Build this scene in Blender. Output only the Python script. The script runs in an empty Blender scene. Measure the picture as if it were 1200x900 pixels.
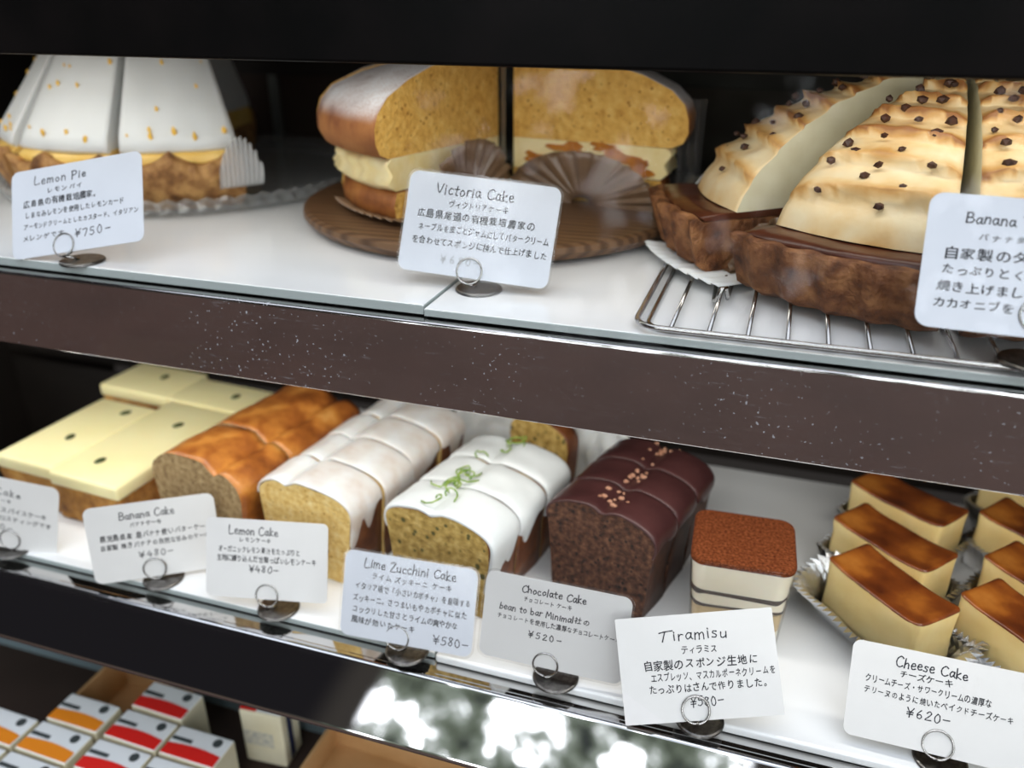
import bpy, bmesh, math, random
from mathutils import Vector, Matrix, noise
random.seed(7)
SC = bpy.context.scene
COL = SC.collection
PI = math.pi

# ------------------------------------------------------------------ camera
F, VX, VY = 980.0, -2700.0, -8.0
PIT = math.atan((450 - VY) / F)
PSI = math.atan((F * math.cos(PIT) + (450 - VY) * math.sin(PIT)) / (600 - VX))
cam = bpy.data.cameras.new('camera')
camo = bpy.data.objects.new('camera', cam)
COL.objects.link(camo)
f0 = Vector((-math.sin(PSI), math.cos(PSI), 0)); RT = Vector((math.cos(PSI), math.sin(PSI), 0)); ZV = Vector((0, 0, 1))
FW = f0 * math.cos(PIT) - ZV * math.sin(PIT); UPV = f0 * math.sin(PIT) + ZV * math.cos(PIT)
camo.matrix_world = Matrix(((RT.x, UPV.x, -FW.x, 0), (RT.y, UPV.y, -FW.y, -.39), (RT.z, UPV.z, -FW.z, .42), (0, 0, 0, 1)))
cam.sensor_width = 36; cam.lens = F / 1200 * 36; cam.clip_start = .01; cam.clip_end = 200
cam.dof.use_dof = True; cam.dof.focus_distance = .50; cam.dof.aperture_fstop = 3.9
SC.camera = camo
SC.view_settings.view_transform = 'Standard'; SC.view_settings.look = 'None'
SC.view_settings.gamma = 1; SC.view_settings.use_curve_mapping = False
SC.view_settings.exposure = 0.0
try:
    SC.cycles.use_denoising = True
    SC.cycles.max_bounces = 10; SC.cycles.transparent_max_bounces = 16
    SC.cycles.caustics_reflective = False; SC.cycles.caustics_refractive = False
    SC.cycles.sample_clamp_indirect = 6
except Exception:
    pass

# ------------------------------------------------------------------ node helpers
def nt_new(tree, typ, **kw):
    n = tree.nodes.new(typ)
    for k, v in kw.items():
        setattr(n, k, v)
    return n
def ramp(tree, src, stops, interp='LINEAR'):
    r = nt_new(tree, 'ShaderNodeValToRGB'); r.color_ramp.interpolation = interp
    el = r.color_ramp.elements
    while len(el) < len(stops): el.new(.5)
    for e, (p, c) in zip(el, stops):
        e.position = p; e.color = (*c, 1) if len(c) == 3 else c
    tree.links.new(src, r.inputs[0]); return r.outputs[0]
def g3(v): return (v, v, v)

# ------------------------------------------------------------------ world: a tree-lined street behind the viewer
W = bpy.data.worlds.new('street_daylight'); SC.world = W; W.use_nodes = True
wt = W.node_tree; wt.nodes.clear()
tc = nt_new(wt, 'ShaderNodeTexCoord'); sx = nt_new(wt, 'ShaderNodeSeparateXYZ'); wt.links.new(tc.outputs['Generated'], sx.inputs[0])
def wmath(op, a, b=None, c=None):
    n = nt_new(wt, 'ShaderNodeMath', operation=op)
    for i, v in enumerate((a, b, c)):
        if v is None: continue
        if isinstance(v, (int, float)): n.inputs[i].default_value = v
        else: wt.links.new(v, n.inputs[i])
    return n.outputs[0]
def wstep(v, a, b):
    n = nt_new(wt, 'ShaderNodeMapRange', interpolation_type='SMOOTHSTEP')
    n.inputs[1].default_value = a; n.inputs[2].default_value = b; wt.links.new(v, n.inputs[0]); return n.outputs[0]
nz = nt_new(wt, 'ShaderNodeTexNoise'); nz.inputs['Scale'].default_value = 17; nz.inputs['Detail'].default_value = 5; nz.inputs['Roughness'].default_value = .7
wt.links.new(tc.outputs['Generated'], nz.inputs['Vector'])
trees = ramp(wt, nz.outputs[0], [(0.40, (.04, .045, .05)), (.46, (.13, .16, .11)), (.52, (.42, .48, .42)), (.555, (1.0, 1.05, 1.05)), (.60, (12.0, 12.4, 13.0))])
# trunks: narrow dark upright bands round the azimuth
az = wmath('ARCTAN2', sx.outputs[0], wmath('MULTIPLY', sx.outputs[1], -1))
tr = wmath('ADD', wmath('SINE', wmath('MULTIPLY', az, 23)), wmath('SINE', wmath('MULTIPLY', az, 9.3)))
trunk = wstep(tr, 1.1, 1.5)
mixt = nt_new(wt, 'ShaderNodeMixRGB'); wt.links.new(trunk, mixt.inputs[0]); wt.links.new(trees, mixt.inputs[1]); mixt.inputs[2].default_value = (.05, .045, .04, 1)
# dark building fronts left and right of the gap
win = wmath('MULTIPLY', wstep(az, -.50, -.46), wmath('SUBTRACT', 1, wstep(az, 1.15, 1.35)))
mixb = nt_new(wt, 'ShaderNodeMixRGB'); wt.links.new(win, mixb.inputs[0]); mixb.inputs[1].default_value = (.014, .013, .015, 1); wt.links.new(mixt.outputs[0], mixb.inputs[2])
# above: open sky over the street, softened by the eaves; below the horizon: brown paving
mixs = nt_new(wt, 'ShaderNodeMixRGB'); wt.links.new(wstep(sx.outputs[2], .74, .80), mixs.inputs[0]); wt.links.new(mixb.outputs[0], mixs.inputs[1]); mixs.inputs[2].default_value = (1.6, 1.72, 1.95, 1)
mixg = nt_new(wt, 'ShaderNodeMixRGB'); wt.links.new(wstep(sx.outputs[2], -.04, .03), mixg.inputs[0]); mixg.inputs[1].default_value = (.10, .075, .06, 1); wt.links.new(mixs.outputs[0], mixg.inputs[2])
# the shop interior behind the case is dark
mixr = nt_new(wt, 'ShaderNodeMixRGB'); wt.links.new(wstep(sx.outputs[1], -.05, .10), mixr.inputs[0]); wt.links.new(mixg.outputs[0], mixr.inputs[1]); mixr.inputs[2].default_value = (.02, .018, .017, 1)
bg = nt_new(wt, 'ShaderNodeBackground'); bg.inputs[1].default_value = 1.25; wt.links.new(mixr.outputs[0], bg.inputs[0])
wo = nt_new(wt, 'ShaderNodeOutputWorld'); wt.links.new(bg.outputs[0], wo.inputs[0])

# ------------------------------------------------------------------ materials
def base_mat(name):
    m = bpy.data.materials.new(name); m.use_nodes = True
    t = m.node_tree; b = t.nodes['Principled BSDF']; return m, t, b
def mat(name, c1, c2=None, scale=40, rough=.5, metal=0, bump=0, bscale=200, bdist=.001, coat=0, sss=0, sssr=(.004, .002, .001), spec=.5,
        stops=None, detail=4, voro=0, trans=0, ior=1.45, holes=None):
    """procedural surface: noise colour mix, fine bump, optional pores (voronoi)"""
    m, t, b = base_mat(name)
    b.inputs['Roughness'].default_value = rough; b.inputs['Metallic'].default_value = metal
    b.inputs['Coat Weight'].default_value = coat; b.inputs['Coat Roughness'].default_value = .15
    b.inputs['Specular IOR Level'].default_value = spec; b.inputs['Transmission Weight'].default_value = trans; b.inputs['IOR'].default_value = ior
    if sss:
        b.inputs['Subsurface Weight'].default_value = sss; b.inputs['Subsurface Radius'].default_value = sssr; b.inputs['Subsurface Scale'].default_value = 1
    tc = nt_new(t, 'ShaderNodeTexCoord')
    if c2 is None and stops is None:
        b.inputs['Base Color'].default_value = (*c1, 1)
    else:
        n = nt_new(t, 'ShaderNodeTexNoise'); n.inputs['Scale'].default_value = scale; n.inputs['Detail'].default_value = detail
        t.links.new(tc.outputs['Object'], n.inputs['Vector'])
        col = ramp(t, n.outputs[0], stops or [(.33, c1), (.67, c2)])
        if holes:
            v = nt_new(t, 'ShaderNodeTexVoronoi'); v.inputs['Scale'].default_value = holes[0]; t.links.new(tc.outputs['Object'], v.inputs['Vector'])
            n2 = nt_new(t, 'ShaderNodeTexNoise'); n2.inputs['Scale'].default_value = holes[0] * .35; t.links.new(tc.outputs['Object'], n2.inputs['Vector'])
            ma = nt_new(t, 'ShaderNodeMath', operation='MULTIPLY'); t.links.new(v.outputs['Distance'], ma.inputs[0]); t.links.new(n2.outputs[0], ma.inputs[1])
            f = ramp(t, ma.outputs[0], [(holes[1] * .55, g3(1)), (holes[1], g3(0))])
            mx = nt_new(t, 'ShaderNodeMixRGB'); t.links.new(f, mx.inputs[0]); t.links.new(col, mx.inputs[1]); mx.inputs[2].default_value = (*holes[2], 1)
            col = mx.outputs[0]
        t.links.new(col, b.inputs['Base Color'])
    if bump:
        n = nt_new(t, 'ShaderNodeTexNoise'); n.inputs['Scale'].default_value = bscale; n.inputs['Detail'].default_value = 5
        t.links.new(tc.outputs['Object'], n.inputs['Vector'])
        bp = nt_new(t, 'ShaderNodeBump'); bp.inputs['Strength'].default_value = bump; bp.inputs['Distance'].default_value = bdist
        t.links.new(n.outputs[0], bp.inputs['Height']); t.links.new(bp.outputs[0], b.inputs['Normal'])
    return m
def clear_mat(name, tint=(1, 1, 1), rough=.02, gloss=1.0, haze=0.0):
    """thin clear sheet: transparent, mirror-like by Fresnel, optionally a little milky"""
    m, t, b = base_mat(name)
    t.nodes.remove(b)
    out = [n for n in t.nodes if n.type == 'OUTPUT_MATERIAL'][0]
    tr = nt_new(t, 'ShaderNodeBsdfTransparent'); tr.inputs[0].default_value = (*tint, 1)
    gl = nt_new(t, 'ShaderNodeBsdfGlossy'); gl.inputs['Roughness'].default_value = rough
    lw = nt_new(t, 'ShaderNodeLayerWeight'); lw.inputs[0].default_value = .5      # Schlick's curve, the same from both sides of the sheet
    p5 = nt_new(t, 'ShaderNodeMath', operation='POWER'); p5.inputs[1].default_value = 5; t.links.new(lw.outputs['Facing'], p5.inputs[0])
    fr = nt_new(t, 'ShaderNodeMath', operation='MULTIPLY_ADD'); fr.inputs[1].default_value = .95; fr.inputs[2].default_value = .045; t.links.new(p5.outputs[0], fr.inputs[0])
    mu = nt_new(t, 'ShaderNodeMath', operation='MULTIPLY', use_clamp=True); mu.inputs[1].default_value = gloss; t.links.new(fr.outputs[0], mu.inputs[0])
    mx = nt_new(t, 'ShaderNodeMixShader'); t.links.new(mu.outputs[0], mx.inputs[0]); t.links.new(tr.outputs[0], mx.inputs[1]); t.links.new(gl.outputs[0], mx.inputs[2])
    last = mx.outputs[0]
    if haze:
        df = nt_new(t, 'ShaderNodeBsdfDiffuse'); df.inputs[0].default_value = (.85, .85, .85, 1)
        m2 = nt_new(t, 'ShaderNodeMixShader'); m2.inputs[0].default_value = haze; t.links.new(last, m2.inputs[1]); t.links.new(df.outputs[0], m2.inputs[2]); last = m2.outputs[0]
    t.links.new(last, out.inputs[0]); return m
def emit_mat(name, col, s):
    m, t, b = base_mat(name); b.inputs['Emission Color'].default_value = (*col, 1); b.inputs['Emission Strength'].default_value = s
    b.inputs['Base Color'].default_value = (.8, .8, .8, 1); return m

M = {}
def steel_mat():
    m, t, b = base_mat('scratched_steel')
    b.inputs['Metallic'].default_value = 1; b.inputs['Base Color'].default_value = (.62, .6, .6, 1)
    tc = nt_new(t, 'ShaderNodeTexCoord'); mp = nt_new(t, 'ShaderNodeMapping'); mp.inputs['Scale'].default_value = (60, 300, 600); t.links.new(tc.outputs['Object'], mp.inputs[0])
    n = nt_new(t, 'ShaderNodeTexNoise'); n.inputs['Scale'].default_value = 1; n.inputs['Detail'].default_value = 6; t.links.new(mp.outputs[0], n.inputs['Vector'])
    n2 = nt_new(t, 'ShaderNodeTexNoise'); n2.inputs['Scale'].default_value = 14; n2.inputs['Detail'].default_value = 3; t.links.new(tc.outputs['Object'], n2.inputs['Vector'])
    mu = nt_new(t, 'ShaderNodeMath', operation='MULTIPLY'); t.links.new(n.outputs[0], mu.inputs[0]); t.links.new(n2.outputs[0], mu.inputs[1])
    r = ramp(t, mu.outputs[0], [(.22, g3(.07)), (.42, g3(.20))]); t.links.new(r, b.inputs['Roughness'])
    # specks of dried dust
    v = nt_new(t, 'ShaderNodeTexNoise'); v.inputs['Scale'].default_value = 420; v.inputs['Detail'].default_value = 1; t.links.new(tc.outputs['Object'], v.inputs['Vector'])
    n3 = nt_new(t, 'ShaderNodeTexNoise'); n3.inputs['Scale'].default_value = 9; t.links.new(tc.outputs['Object'], n3.inputs['Vector'])
    sp0 = ramp(t, v.outputs[0], [(.68, g3(0)), (.74, g3(1))])
    # long rubbed smears, mostly along the band
    mp2 = nt_new(t, 'ShaderNodeMapping'); mp2.inputs['Scale'].default_value = (55, 300, 420); t.links.new(tc.outputs['Object'], mp2.inputs[0])
    n4 = nt_new(t, 'ShaderNodeTexNoise'); n4.inputs['Scale'].default_value = 1; n4.inputs['Detail'].default_value = 7; n4.inputs['Roughness'].default_value = .7; t.links.new(mp2.outputs[0], n4.inputs['Vector'])
    sm = ramp(t, n4.outputs[0], [(.60, g3(0)), (.76, g3(.6))])
    ad = nt_new(t, 'ShaderNodeMath', operation='MAXIMUM'); t.links.new(sp0, ad.inputs[0]); t.links.new(sm, ad.inputs[1]); sp = ad.outputs[0]
    spm = ramp(t, n3.outputs[0], [(.42, g3(.12)), (.62, g3(1))])
    m2 = nt_new(t, 'ShaderNodeMath', operation='MULTIPLY'); t.links.new(sp, m2.inputs[0]); t.links.new(spm, m2.inputs[1])
    m3 = nt_new(t, 'ShaderNodeMath', operation='MULTIPLY'); t.links.new(m2.outputs[0], m3.inputs[0]); m3.inputs[1].default_value = .7
    df = nt_new(t, 'ShaderNodeBsdfDiffuse'); df.inputs[0].default_value = (.62, .64, .70, 1)
    mx = nt_new(t, 'ShaderNodeMixShader'); out = [x for x in t.nodes if x.type == 'OUTPUT_MATERIAL'][0]
    t.links.new(m3.outputs[0], mx.inputs[0]); t.links.new(b.outputs[0], mx.inputs[1]); t.links.new(df.outputs[0], mx.inputs[2]); t.links.new(mx.outputs[0], out.inputs[0])
    return m
M['steel'] = steel_mat()
M['mirror'] = mat('polished_steel', (.7, .69, .68), rough=.06, metal=1, bump=.05, bscale=60)
M['steel_dark'] = mat('polished_dark_steel', (.60, .60, .61), rough=.015, metal=1)
M['chrome'] = mat('chrome_wire', (.42, .41, .40), rough=.18, metal=1)
M['disc'] = mat('brushed_dark_metal', (.10, .095, .09), (.22, .21, .2), scale=300, rough=.28, metal=1, bump=.2, bscale=900)
M['white'] = mat('white_acrylic', (.82, .83, .84), (.86, .87, .88), scale=9, rough=.16, bump=.02, bscale=30, spec=.5)
M['edge'] = mat('acrylic_edge', (.42, .47, .47), rough=.15)
M['black'] = mat('black_lacquer', (.004, .004, .004), (.007, .006, .006), scale=20, rough=.3, spec=.06)
M['dark'] = mat('dark_interior_panel', (.014, .012, .011), (.028, .023, .02), scale=6, rough=.55, spec=.2)
M['brownpanel'] = mat('brown_board', (.03, .02, .016), (.055, .036, .028), scale=5, rough=.6, spec=.2)
M['grey'] = mat('grey_metal', (.18, .19, .18), rough=.4, metal=.6)
M['glass'] = clear_mat('clear_glass', (.985, .99, .985), .01, .18)
M['film'] = clear_mat('clear_film', (.97, .97, .97), .06, 1.2, .03)
M['sleeve'] = clear_mat('clear_card_sleeve', (.985, .985, .985), .12, .9, .02)
M['glassine'] = clear_mat('glassine_paper', (.95, .95, .94), .2, 1.0, .35)
M['cup'] = clear_mat('clear_plastic_cup', (.97, .96, .95), .05, 1.1, .03)
M['plateglass'] = clear_mat('pressed_glass', (.975, .985, .985), .08, 1.0, .10)
M['card'] = mat('card_paper', (.70, .69, .68), (.73, .72, .71), scale=30, rough=.45)
M['cardblue_coollight'] = mat('bluish_cool_light_card_paper', (.67, .70, .77), (.70, .73, .80), scale=30, rough=.45)  # Lime's own bluish tint; on upper-shelf cards, cool light painted into the paper
M['ink'] = mat('black_ink', (.012, .012, .02), rough=.5)
M['inkfaint'] = mat('faint_ink_in_glare', (.40, .41, .43), rough=.5)  # lighter ink, its grey also painting in the reflection that washes the price out
M['wax'] = mat('white_wrapping_paper', (.74, .75, .75), (.80, .80, .79), scale=20, rough=.5, bump=.15, bscale=60, sss=.1)
M['foil'] = mat('silver_foil', (.86, .86, .87), rough=.22, metal=1, bump=.35, bscale=220)
M['lamp'] = emit_mat('lamp_diffuser', (1, .96, .9), 6.0)

# food
M['vcrust'] = mat('golden_brown_crust', None, rough=.55, bump=.35, bscale=260, stops=[(.3, (.16, .045, .010)), (.5, (.30, .10, .022)), (.7, (.42, .17, .04))], scale=55)
M['vcrumb'] = mat('yellow_sponge_crumb', None, rough=.75, bump=1, bscale=240, bdist=.002, stops=[(.28, (.62, .32, .06)), (.5, (.78, .45, .10)), (.72, (.86, .56, .16))], scale=130, holes=(170, .10, (.42, .19, .03)))
M['vcream'] = mat('butter_cream', (.86, .68, .30), (.92, .78, .45), scale=60, rough=.5, bump=.4, bscale=140, bdist=.002, sss=.1)
M['jam'] = mat('orange_jam', (.35, .10, .012), (.62, .24, .03), scale=90, rough=.25, bump=.4, bscale=150)
def sugar_mat():
    m, t, b = base_mat('sugar_dusted_crust'); b.inputs['Roughness'].default_value = .75
    tc = nt_new(t, 'ShaderNodeTexCoord'); n = nt_new(t, 'ShaderNodeTexNoise'); n.inputs['Scale'].default_value = 45; n.inputs['Detail'].default_value = 6; t.links.new(tc.outputs['Object'], n.inputs['Vector'])
    n2 = nt_new(t, 'ShaderNodeTexNoise'); n2.inputs['Scale'].default_value = 900; t.links.new(tc.outputs['Object'], n2.inputs['Vector'])
    crust = ramp(t, n.outputs[0], [(.3, (.20, .06, .014)), (.7, (.42, .17, .045))])
    ge = nt_new(t, 'ShaderNodeNewGeometry'); s = nt_new(t, 'ShaderNodeSeparateXYZ'); t.links.new(ge.outputs['Normal'], s.inputs[0])
    up = nt_new(t, 'ShaderNodeMapRange', interpolation_type='SMOOTHSTEP'); up.inputs[1].default_value = .25; up.inputs[2].default_value = .8; t.links.new(s.outputs[2], up.inputs[0])
    gr = ramp(t, n2.outputs[0], [(.30, g3(.5)), (.55, g3(1))]); gr2 = ramp(t, n.outputs[0], [(.3, g3(.65)), (.6, g3(1))])
    a = nt_new(t, 'ShaderNodeMath', operation='MULTIPLY'); t.links.new(up.outputs[0], a.inputs[0]); t.links.new(gr, a.inputs[1])
    c = nt_new(t, 'ShaderNodeMath', operation='MULTIPLY'); t.links.new(a.outputs[0], c.inputs[0]); t.links.new(gr2, c.inputs[1])
    mx = nt_new(t, 'ShaderNodeMixRGB'); t.links.new(c.outputs[0], mx.inputs[0]); t.links.new(crust, mx.inputs[1]); mx.inputs[2].default_value = (.72, .73, .76, 1)
    t.links.new(mx.outputs[0], b.inputs['Base Color'])
    bp = nt_new(t, 'ShaderNodeBump'); bp.inputs['Strength'].default_value = .3; bp.inputs['Distance'].default_value = .001; t.links.new(n2.outputs[0], bp.inputs['Height']); t.links.new(bp.outputs[0], b.inputs['Normal'])
    return m
M['vsugar'] = sugar_mat()
M['browncup'] = mat('brown_baking_paper', (.15, .085, .045), (.23, .14, .08), scale=25, rough=.28, coat=.3)
def wood_mat(name, c1, c2, scale, rough=.45, axis='X'):
    m, t, b = base_mat(name); b.inputs['Roughness'].default_value = rough
    tc = nt_new(t, 'ShaderNodeTexCoord'); mp = nt_new(t, 'ShaderNodeMapping'); mp.inputs['Scale'].default_value = (scale * .18, scale, scale) if axis == 'X' else (scale, scale * .18, scale)
    t.links.new(tc.outputs['Object'], mp.inputs[0])
    n = nt_new(t, 'ShaderNodeTexNoise'); n.inputs['Scale'].default_value = 1; n.inputs['Detail'].default_value = 5; n.inputs['Distortion'].default_value = 1.2; t.links.new(mp.outputs[0], n.inputs['Vector'])
    w = nt_new(t, 'ShaderNodeTexWave'); w.inputs['Scale'].default_value = .8; w.inputs['Distortion'].default_value = 5; w.inputs['Detail'].default_value = 3; w.bands_direction = 'Y' if axis == 'X' else 'X'
    t.links.new(mp.outputs[0], w.inputs['Vector'])
    mx = nt_new(t, 'ShaderNodeMath', operation='ADD'); t.links.new(n.outputs[0], mx.inputs[0]); t.links.new(w.outputs[0], mx.inputs[1])
    
    md = nt_new(t, 'ShaderNodeMath', operation='MULTIPLY'); md.inputs[1].default_value = .6; t.links.new(mx.outputs[0], md.inputs[0])
    c = ramp(t, md.outputs[0], [(.34, c1), (.78, c2)]); t.links.new(c, b.inputs['Base Color'])
    bp = nt_new(t, 'ShaderNodeBump'); bp.inputs['Strength'].default_value = .15; bp.inputs['Distance'].default_value = .0005; t.links.new(mx.outputs[0], bp.inputs['Height']); t.links.new(bp.outputs[0], b.inputs['Normal'])
    return m
M['walnut'] = wood_mat('walnut_board', (.085, .042, .020), (.175, .093, .045), 42)
M['crate'] = wood_mat('pale_wood', (.36, .20, .09), (.50, .30, .14), 40, .6)
M['piecrust'] = mat('flaky_pie_crust', None, rough=.6, bump=.9, bscale=110, bdist=.004, stops=[(.28, (.085, .030, .008)), (.45, (.27, .12, .035)), (.66, (.50, .27, .09))], scale=75)
M['custard'] = mat('lemon_custard', (.76, .47, .10), (.85, .58, .18), scale=40, rough=.35, sss=.1)
M['meringue'] = mat('white_meringue', (.66, .67, .66), (.71, .72, .71), scale=30, rough=.45, sss=.12, sssr=(.005, .004, .003), bump=.05, bscale=60)
M['gold'] = mat('candied_zest', (.72, .40, .04), (.80, .50, .08), scale=100, rough=.4)
def toast_mat():
    m, t, b = base_mat('toasted_meringue'); b.inputs['Roughness'].default_value = .5
    b.inputs['Subsurface Weight'].default_value = .1; b.inputs['Subsurface Radius'].default_value = (.004, .003, .002); b.inputs['Subsurface Scale'].default_value = 1
    at = nt_new(t, 'ShaderNodeAttribute', attribute_name='toast'); tc = nt_new(t, 'ShaderNodeTexCoord')
    n = nt_new(t, 'ShaderNodeTexNoise'); n.inputs['Scale'].default_value = 50; n.inputs['Detail'].default_value = 5; t.links.new(tc.outputs['Object'], n.inputs['Vector'])
    a = nt_new(t, 'ShaderNodeMath', operation='MULTIPLY_ADD'); t.links.new(n.outputs[0], a.inputs[0]); a.inputs[1].default_value = .9; a.inputs[2].default_value = -.45
    s = nt_new(t, 'ShaderNodeMath', operation='ADD'); t.links.new(at.outputs['Fac'], s.inputs[0]); t.links.new(a.outputs[0], s.inputs[1])
    c = ramp(t, s.outputs[0], [(0, (.80, .68, .45)), (.25, (.76, .56, .29)), (.52, (.60, .34, .11)), (.85, (.30, .12, .03))])
    t.links.new(c, b.inputs['Base Color'])
    n2 = nt_new(t, 'ShaderNodeTexNoise'); n2.inputs['Scale'].default_value = 160; t.links.new(tc.outputs['Object'], n2.inputs['Vector'])
    bp = nt_new(t, 'ShaderNodeBump'); bp.inputs['Strength'].default_value = .3; bp.inputs['Distance'].default_value = .001; t.links.new(n2.outputs[0], bp.inputs['Height']); t.links.new(bp.outputs[0], b.inputs['Normal'])
    return m
M['toast'] = toast_mat()
M['creamcut'] = mat('cut_cream', (.72, .66, .46), (.78, .73, .53), scale=70, rough=.5, bump=.1, bscale=200)
M['tartcrust'] = mat('cocoa_tart_crust', None, rough=.65, bump=1, bscale=230, bdist=.003, stops=[(.28, (.05, .015, .005)), (.47, (.16, .056, .018)), (.68, (.33, .145, .055))], scale=85)
M['ganache'] = mat('chocolate_filling', (.055, .014, .007), (.10, .028, .012), scale=40, rough=.3, bump=.3, bscale=120)
M['nib'] = mat('cacao_nib', (.028, .010, .006), (.075, .028, .014), scale=300, rough=.5)
M['paleNib'] = mat('pale_cacao_nib', (.34, .15, .085), (.50, .27, .18), scale=300, rough=.5)
M['lemcrumb'] = mat('lemon_cake_crumb', None, rough=.75, bump=1, bscale=260, bdist=.002, stops=[(.3, (.70, .42, .11)), (.5, (.84, .58, .20)), (.72, (.92, .72, .34))], scale=190, holes=(210, .10, (.48, .24, .05)))
M['limecrumb'] = mat('zucchini_cake_crumb', None, rough=.75, bump=1, bscale=230, bdist=.0025, stops=[(.28, (.26, .15, .03)), (.5, (.48, .31, .08)), (.72, (.68, .48, .17))], scale=150, holes=(120, .13, (.10, .085, .02)))
M['loafcrust'] = mat('dark_cake_crust', None, rough=.5, bump=.45, bscale=160, stops=[(.3, (.085, .022, .006)), (.5, (.17, .052, .014)), (.72, (.27, .10, .03))], scale=60)
M['bancrust'] = mat('banana_cake_crust', None, rough=.35, bump=.5, bscale=70, bdist=.003, stops=[(.28, (.14, .035, .008)), (.45, (.36, .11, .02)), (.6, (.58, .22, .04)), (.75, (.72, .36, .10))], scale=38, coat=.25)
M['bancrumb'] = mat('banana_cake_crumb', None, rough=.8, bump=1, bscale=400, bdist=.002, stops=[(.3, (.24, .145, .06)), (.5, (.40, .265, .12)), (.72, (.54, .39, .20))], scale=200, holes=(200, .10, (.12, .06, .02)))
M['choccrumb'] = mat('chocolate_cake_crumb', None, rough=.8, bump=1, bscale=330, bdist=.003, stops=[(.3, (.022, .008, .004)), (.5, (.085, .032, .016)), (.72, (.19, .085, .045))], scale=210, holes=(200, .14, (.010, .004, .003)))
M['choccrust'] = mat('chocolate_cake_side', (.030, .011, .007), (.075, .028, .015), scale=90, rough=.6, bump=.4, bscale=200)
M['glaze'] = mat('chocolate_glaze', (.042, .014, .014), (.070, .025, .024), scale=30, rough=.30, bump=.08, bscale=60)
M['icing'] = mat('thick_white_icing', (.68, .70, .70), (.75, .77, .77), scale=40, rough=.3, sss=.1, sssr=(.004, .003, .003), bump=.05, bscale=70)
M['thinicing'] = mat('thin_white_icing', None, rough=.28, bump=.12, bscale=60, stops=[(.30, (.55, .43, .35)), (.44, (.66, .61, .57)), (.60, (.74, .74, .73))], scale=28, sss=.1)
M['zest'] = mat('lime_zest', (.10, .22, .02), (.32, .42, .08), scale=200, rough=.4)
M['carrotcrumb'] = mat('carrot_cake_crumb', None, rough=.7, bump=.9, bscale=150, bdist=.003, stops=[(.28, (.16, .055, .010)), (.5, (.40, .18, .035)), (.72, (.60, .32, .08))], scale=70)
M['frost'] = mat('cream_cheese_frosting', (.90, .80, .42), (.94, .85, .48), scale=20, rough=.4, sss=.1, bump=.05, bscale=50)
M['seed'] = mat('pumpkin_seed', (.025, .04, .012), (.06, .08, .025), scale=200, rough=.4)
M['cheese'] = mat('baked_cheesecake', (.86, .64, .27), (.93, .75, .38), scale=30, rough=.5, bump=.4, bscale=130, sss=.1)
M['cheesetop'] = mat('browned_cheesecake_top', None, rough=.30, bump=.15, bscale=90, stops=[(.28, (.085, .018, .005)), (.43, (.19, .045, .008)), (.57, (.36, .11, .016)), (.75, (.55, .22, .04))], scale=30, coat=.35)
M['mascarpone'] = mat('mascarpone_cream', (.88, .80, .62), (.93, .87, .72), scale=25, rough=.45, bump=.1, bscale=90, sss=.1)
M['sponge'] = mat('coffee_soaked_sponge', (.42, .27, .11), (.66, .50, .27), scale=60, rough=.6, bump=.3, bscale=200)
M['coffee'] = mat('dark_cocoa_layer', (.018, .009, .005), (.06, .028, .014), scale=120, rough=.7)
M['cocoa'] = mat('cocoa_powder', None, rough=.95, spec=.1, bump=.7, bscale=700, bdist=.0008, stops=[(.3, (.07, .016, .006)), (.5, (.15, .038, .012)), (.72, (.24, .07, .024))], scale=520)
M['boxwhite'] = mat('white_wrapper', (.76, .78, .78), (.80, .82, .82), scale=20, rough=.5)
M['boxside'] = mat('cream_wrapper_side', (.66, .60, .42), (.72, .67, .50), scale=30, rough=.55)
M['red'] = mat('red_band', (.72, .02, .015), rough=.4)
M['orange'] = mat('orange_band', (.80, .25, .015), rough=.4)
M['print'] = mat('dark_print', (.05, .06, .06), rough=.5)
M['palegrey'] = mat('pale_grey_print', (.36, .36, .33), (.62, .58, .45), scale=260, rough=.5)
M['navy'] = mat('navy_stripe', (.015, .02, .06), rough=.5)
M['kraft'] = mat('orange_brown_kraft', (.50, .28, .11), (.58, .34, .15), scale=30, rough=.7)
M['bluegrey'] = mat('blue_grey_metal', (.14, .19, .21), rough=.5)

# ------------------------------------------------------------------ mesh helpers
def obj(name, me_or_bm, m, parent=None, loc=None, rotz=0, smooth=False, label=None):
    if isinstance(me_or_bm, bmesh.types.BMesh):
        bmesh.ops.recalc_face_normals(me_or_bm, faces=me_or_bm.faces)
        me = bpy.data.meshes.new(name); me_or_bm.to_mesh(me); me_or_bm.free()
    else: me = me_or_bm
    for x in (m if isinstance(m, (list, tuple)) else [m]): me.materials.append(M[x] if isinstance(x, str) else x)
    o = bpy.data.objects.new(name, me); COL.objects.link(o)
    if smooth:
        for p in me.polygons: p.use_smooth = True
    if parent: o.parent = parent
    if loc is not None: o.location = loc
    o.rotation_euler.z = rotz
    if label: o['label'] = label
    return o
def thing(name, label, cat, loc=(0, 0, 0), rotz=0, group=None):
    o = bpy.data.objects.new(name, None); COL.objects.link(o); o.empty_display_size = .01
    o.location = loc; o.rotation_euler = (0, 0, rotz); o['label'] = label; o['category'] = cat
    if group: o['group'] = group
    return o
def tag(o, label, cat, group=None):
    o['label'] = label; o['category'] = cat
    if group: o['group'] = group
    return o
def box_bm(a, b, bev=0, seg=2, bm=None):
    bm = bm or bmesh.new()
    r = bmesh.ops.create_cube(bm, size=1); vs = r['verts']
    for v in vs:
        v.co = Vector([(a[i] + b[i]) / 2 + v.co[i] * (b[i] - a[i]) for i in range(3)])
    if bev:
        es = list({e for v in vs for e in v.link_edges})
        bmesh.ops.bevel(bm, geom=es, offset=bev, segments=seg, affect='EDGES', profile=.5)
    return bm
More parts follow.
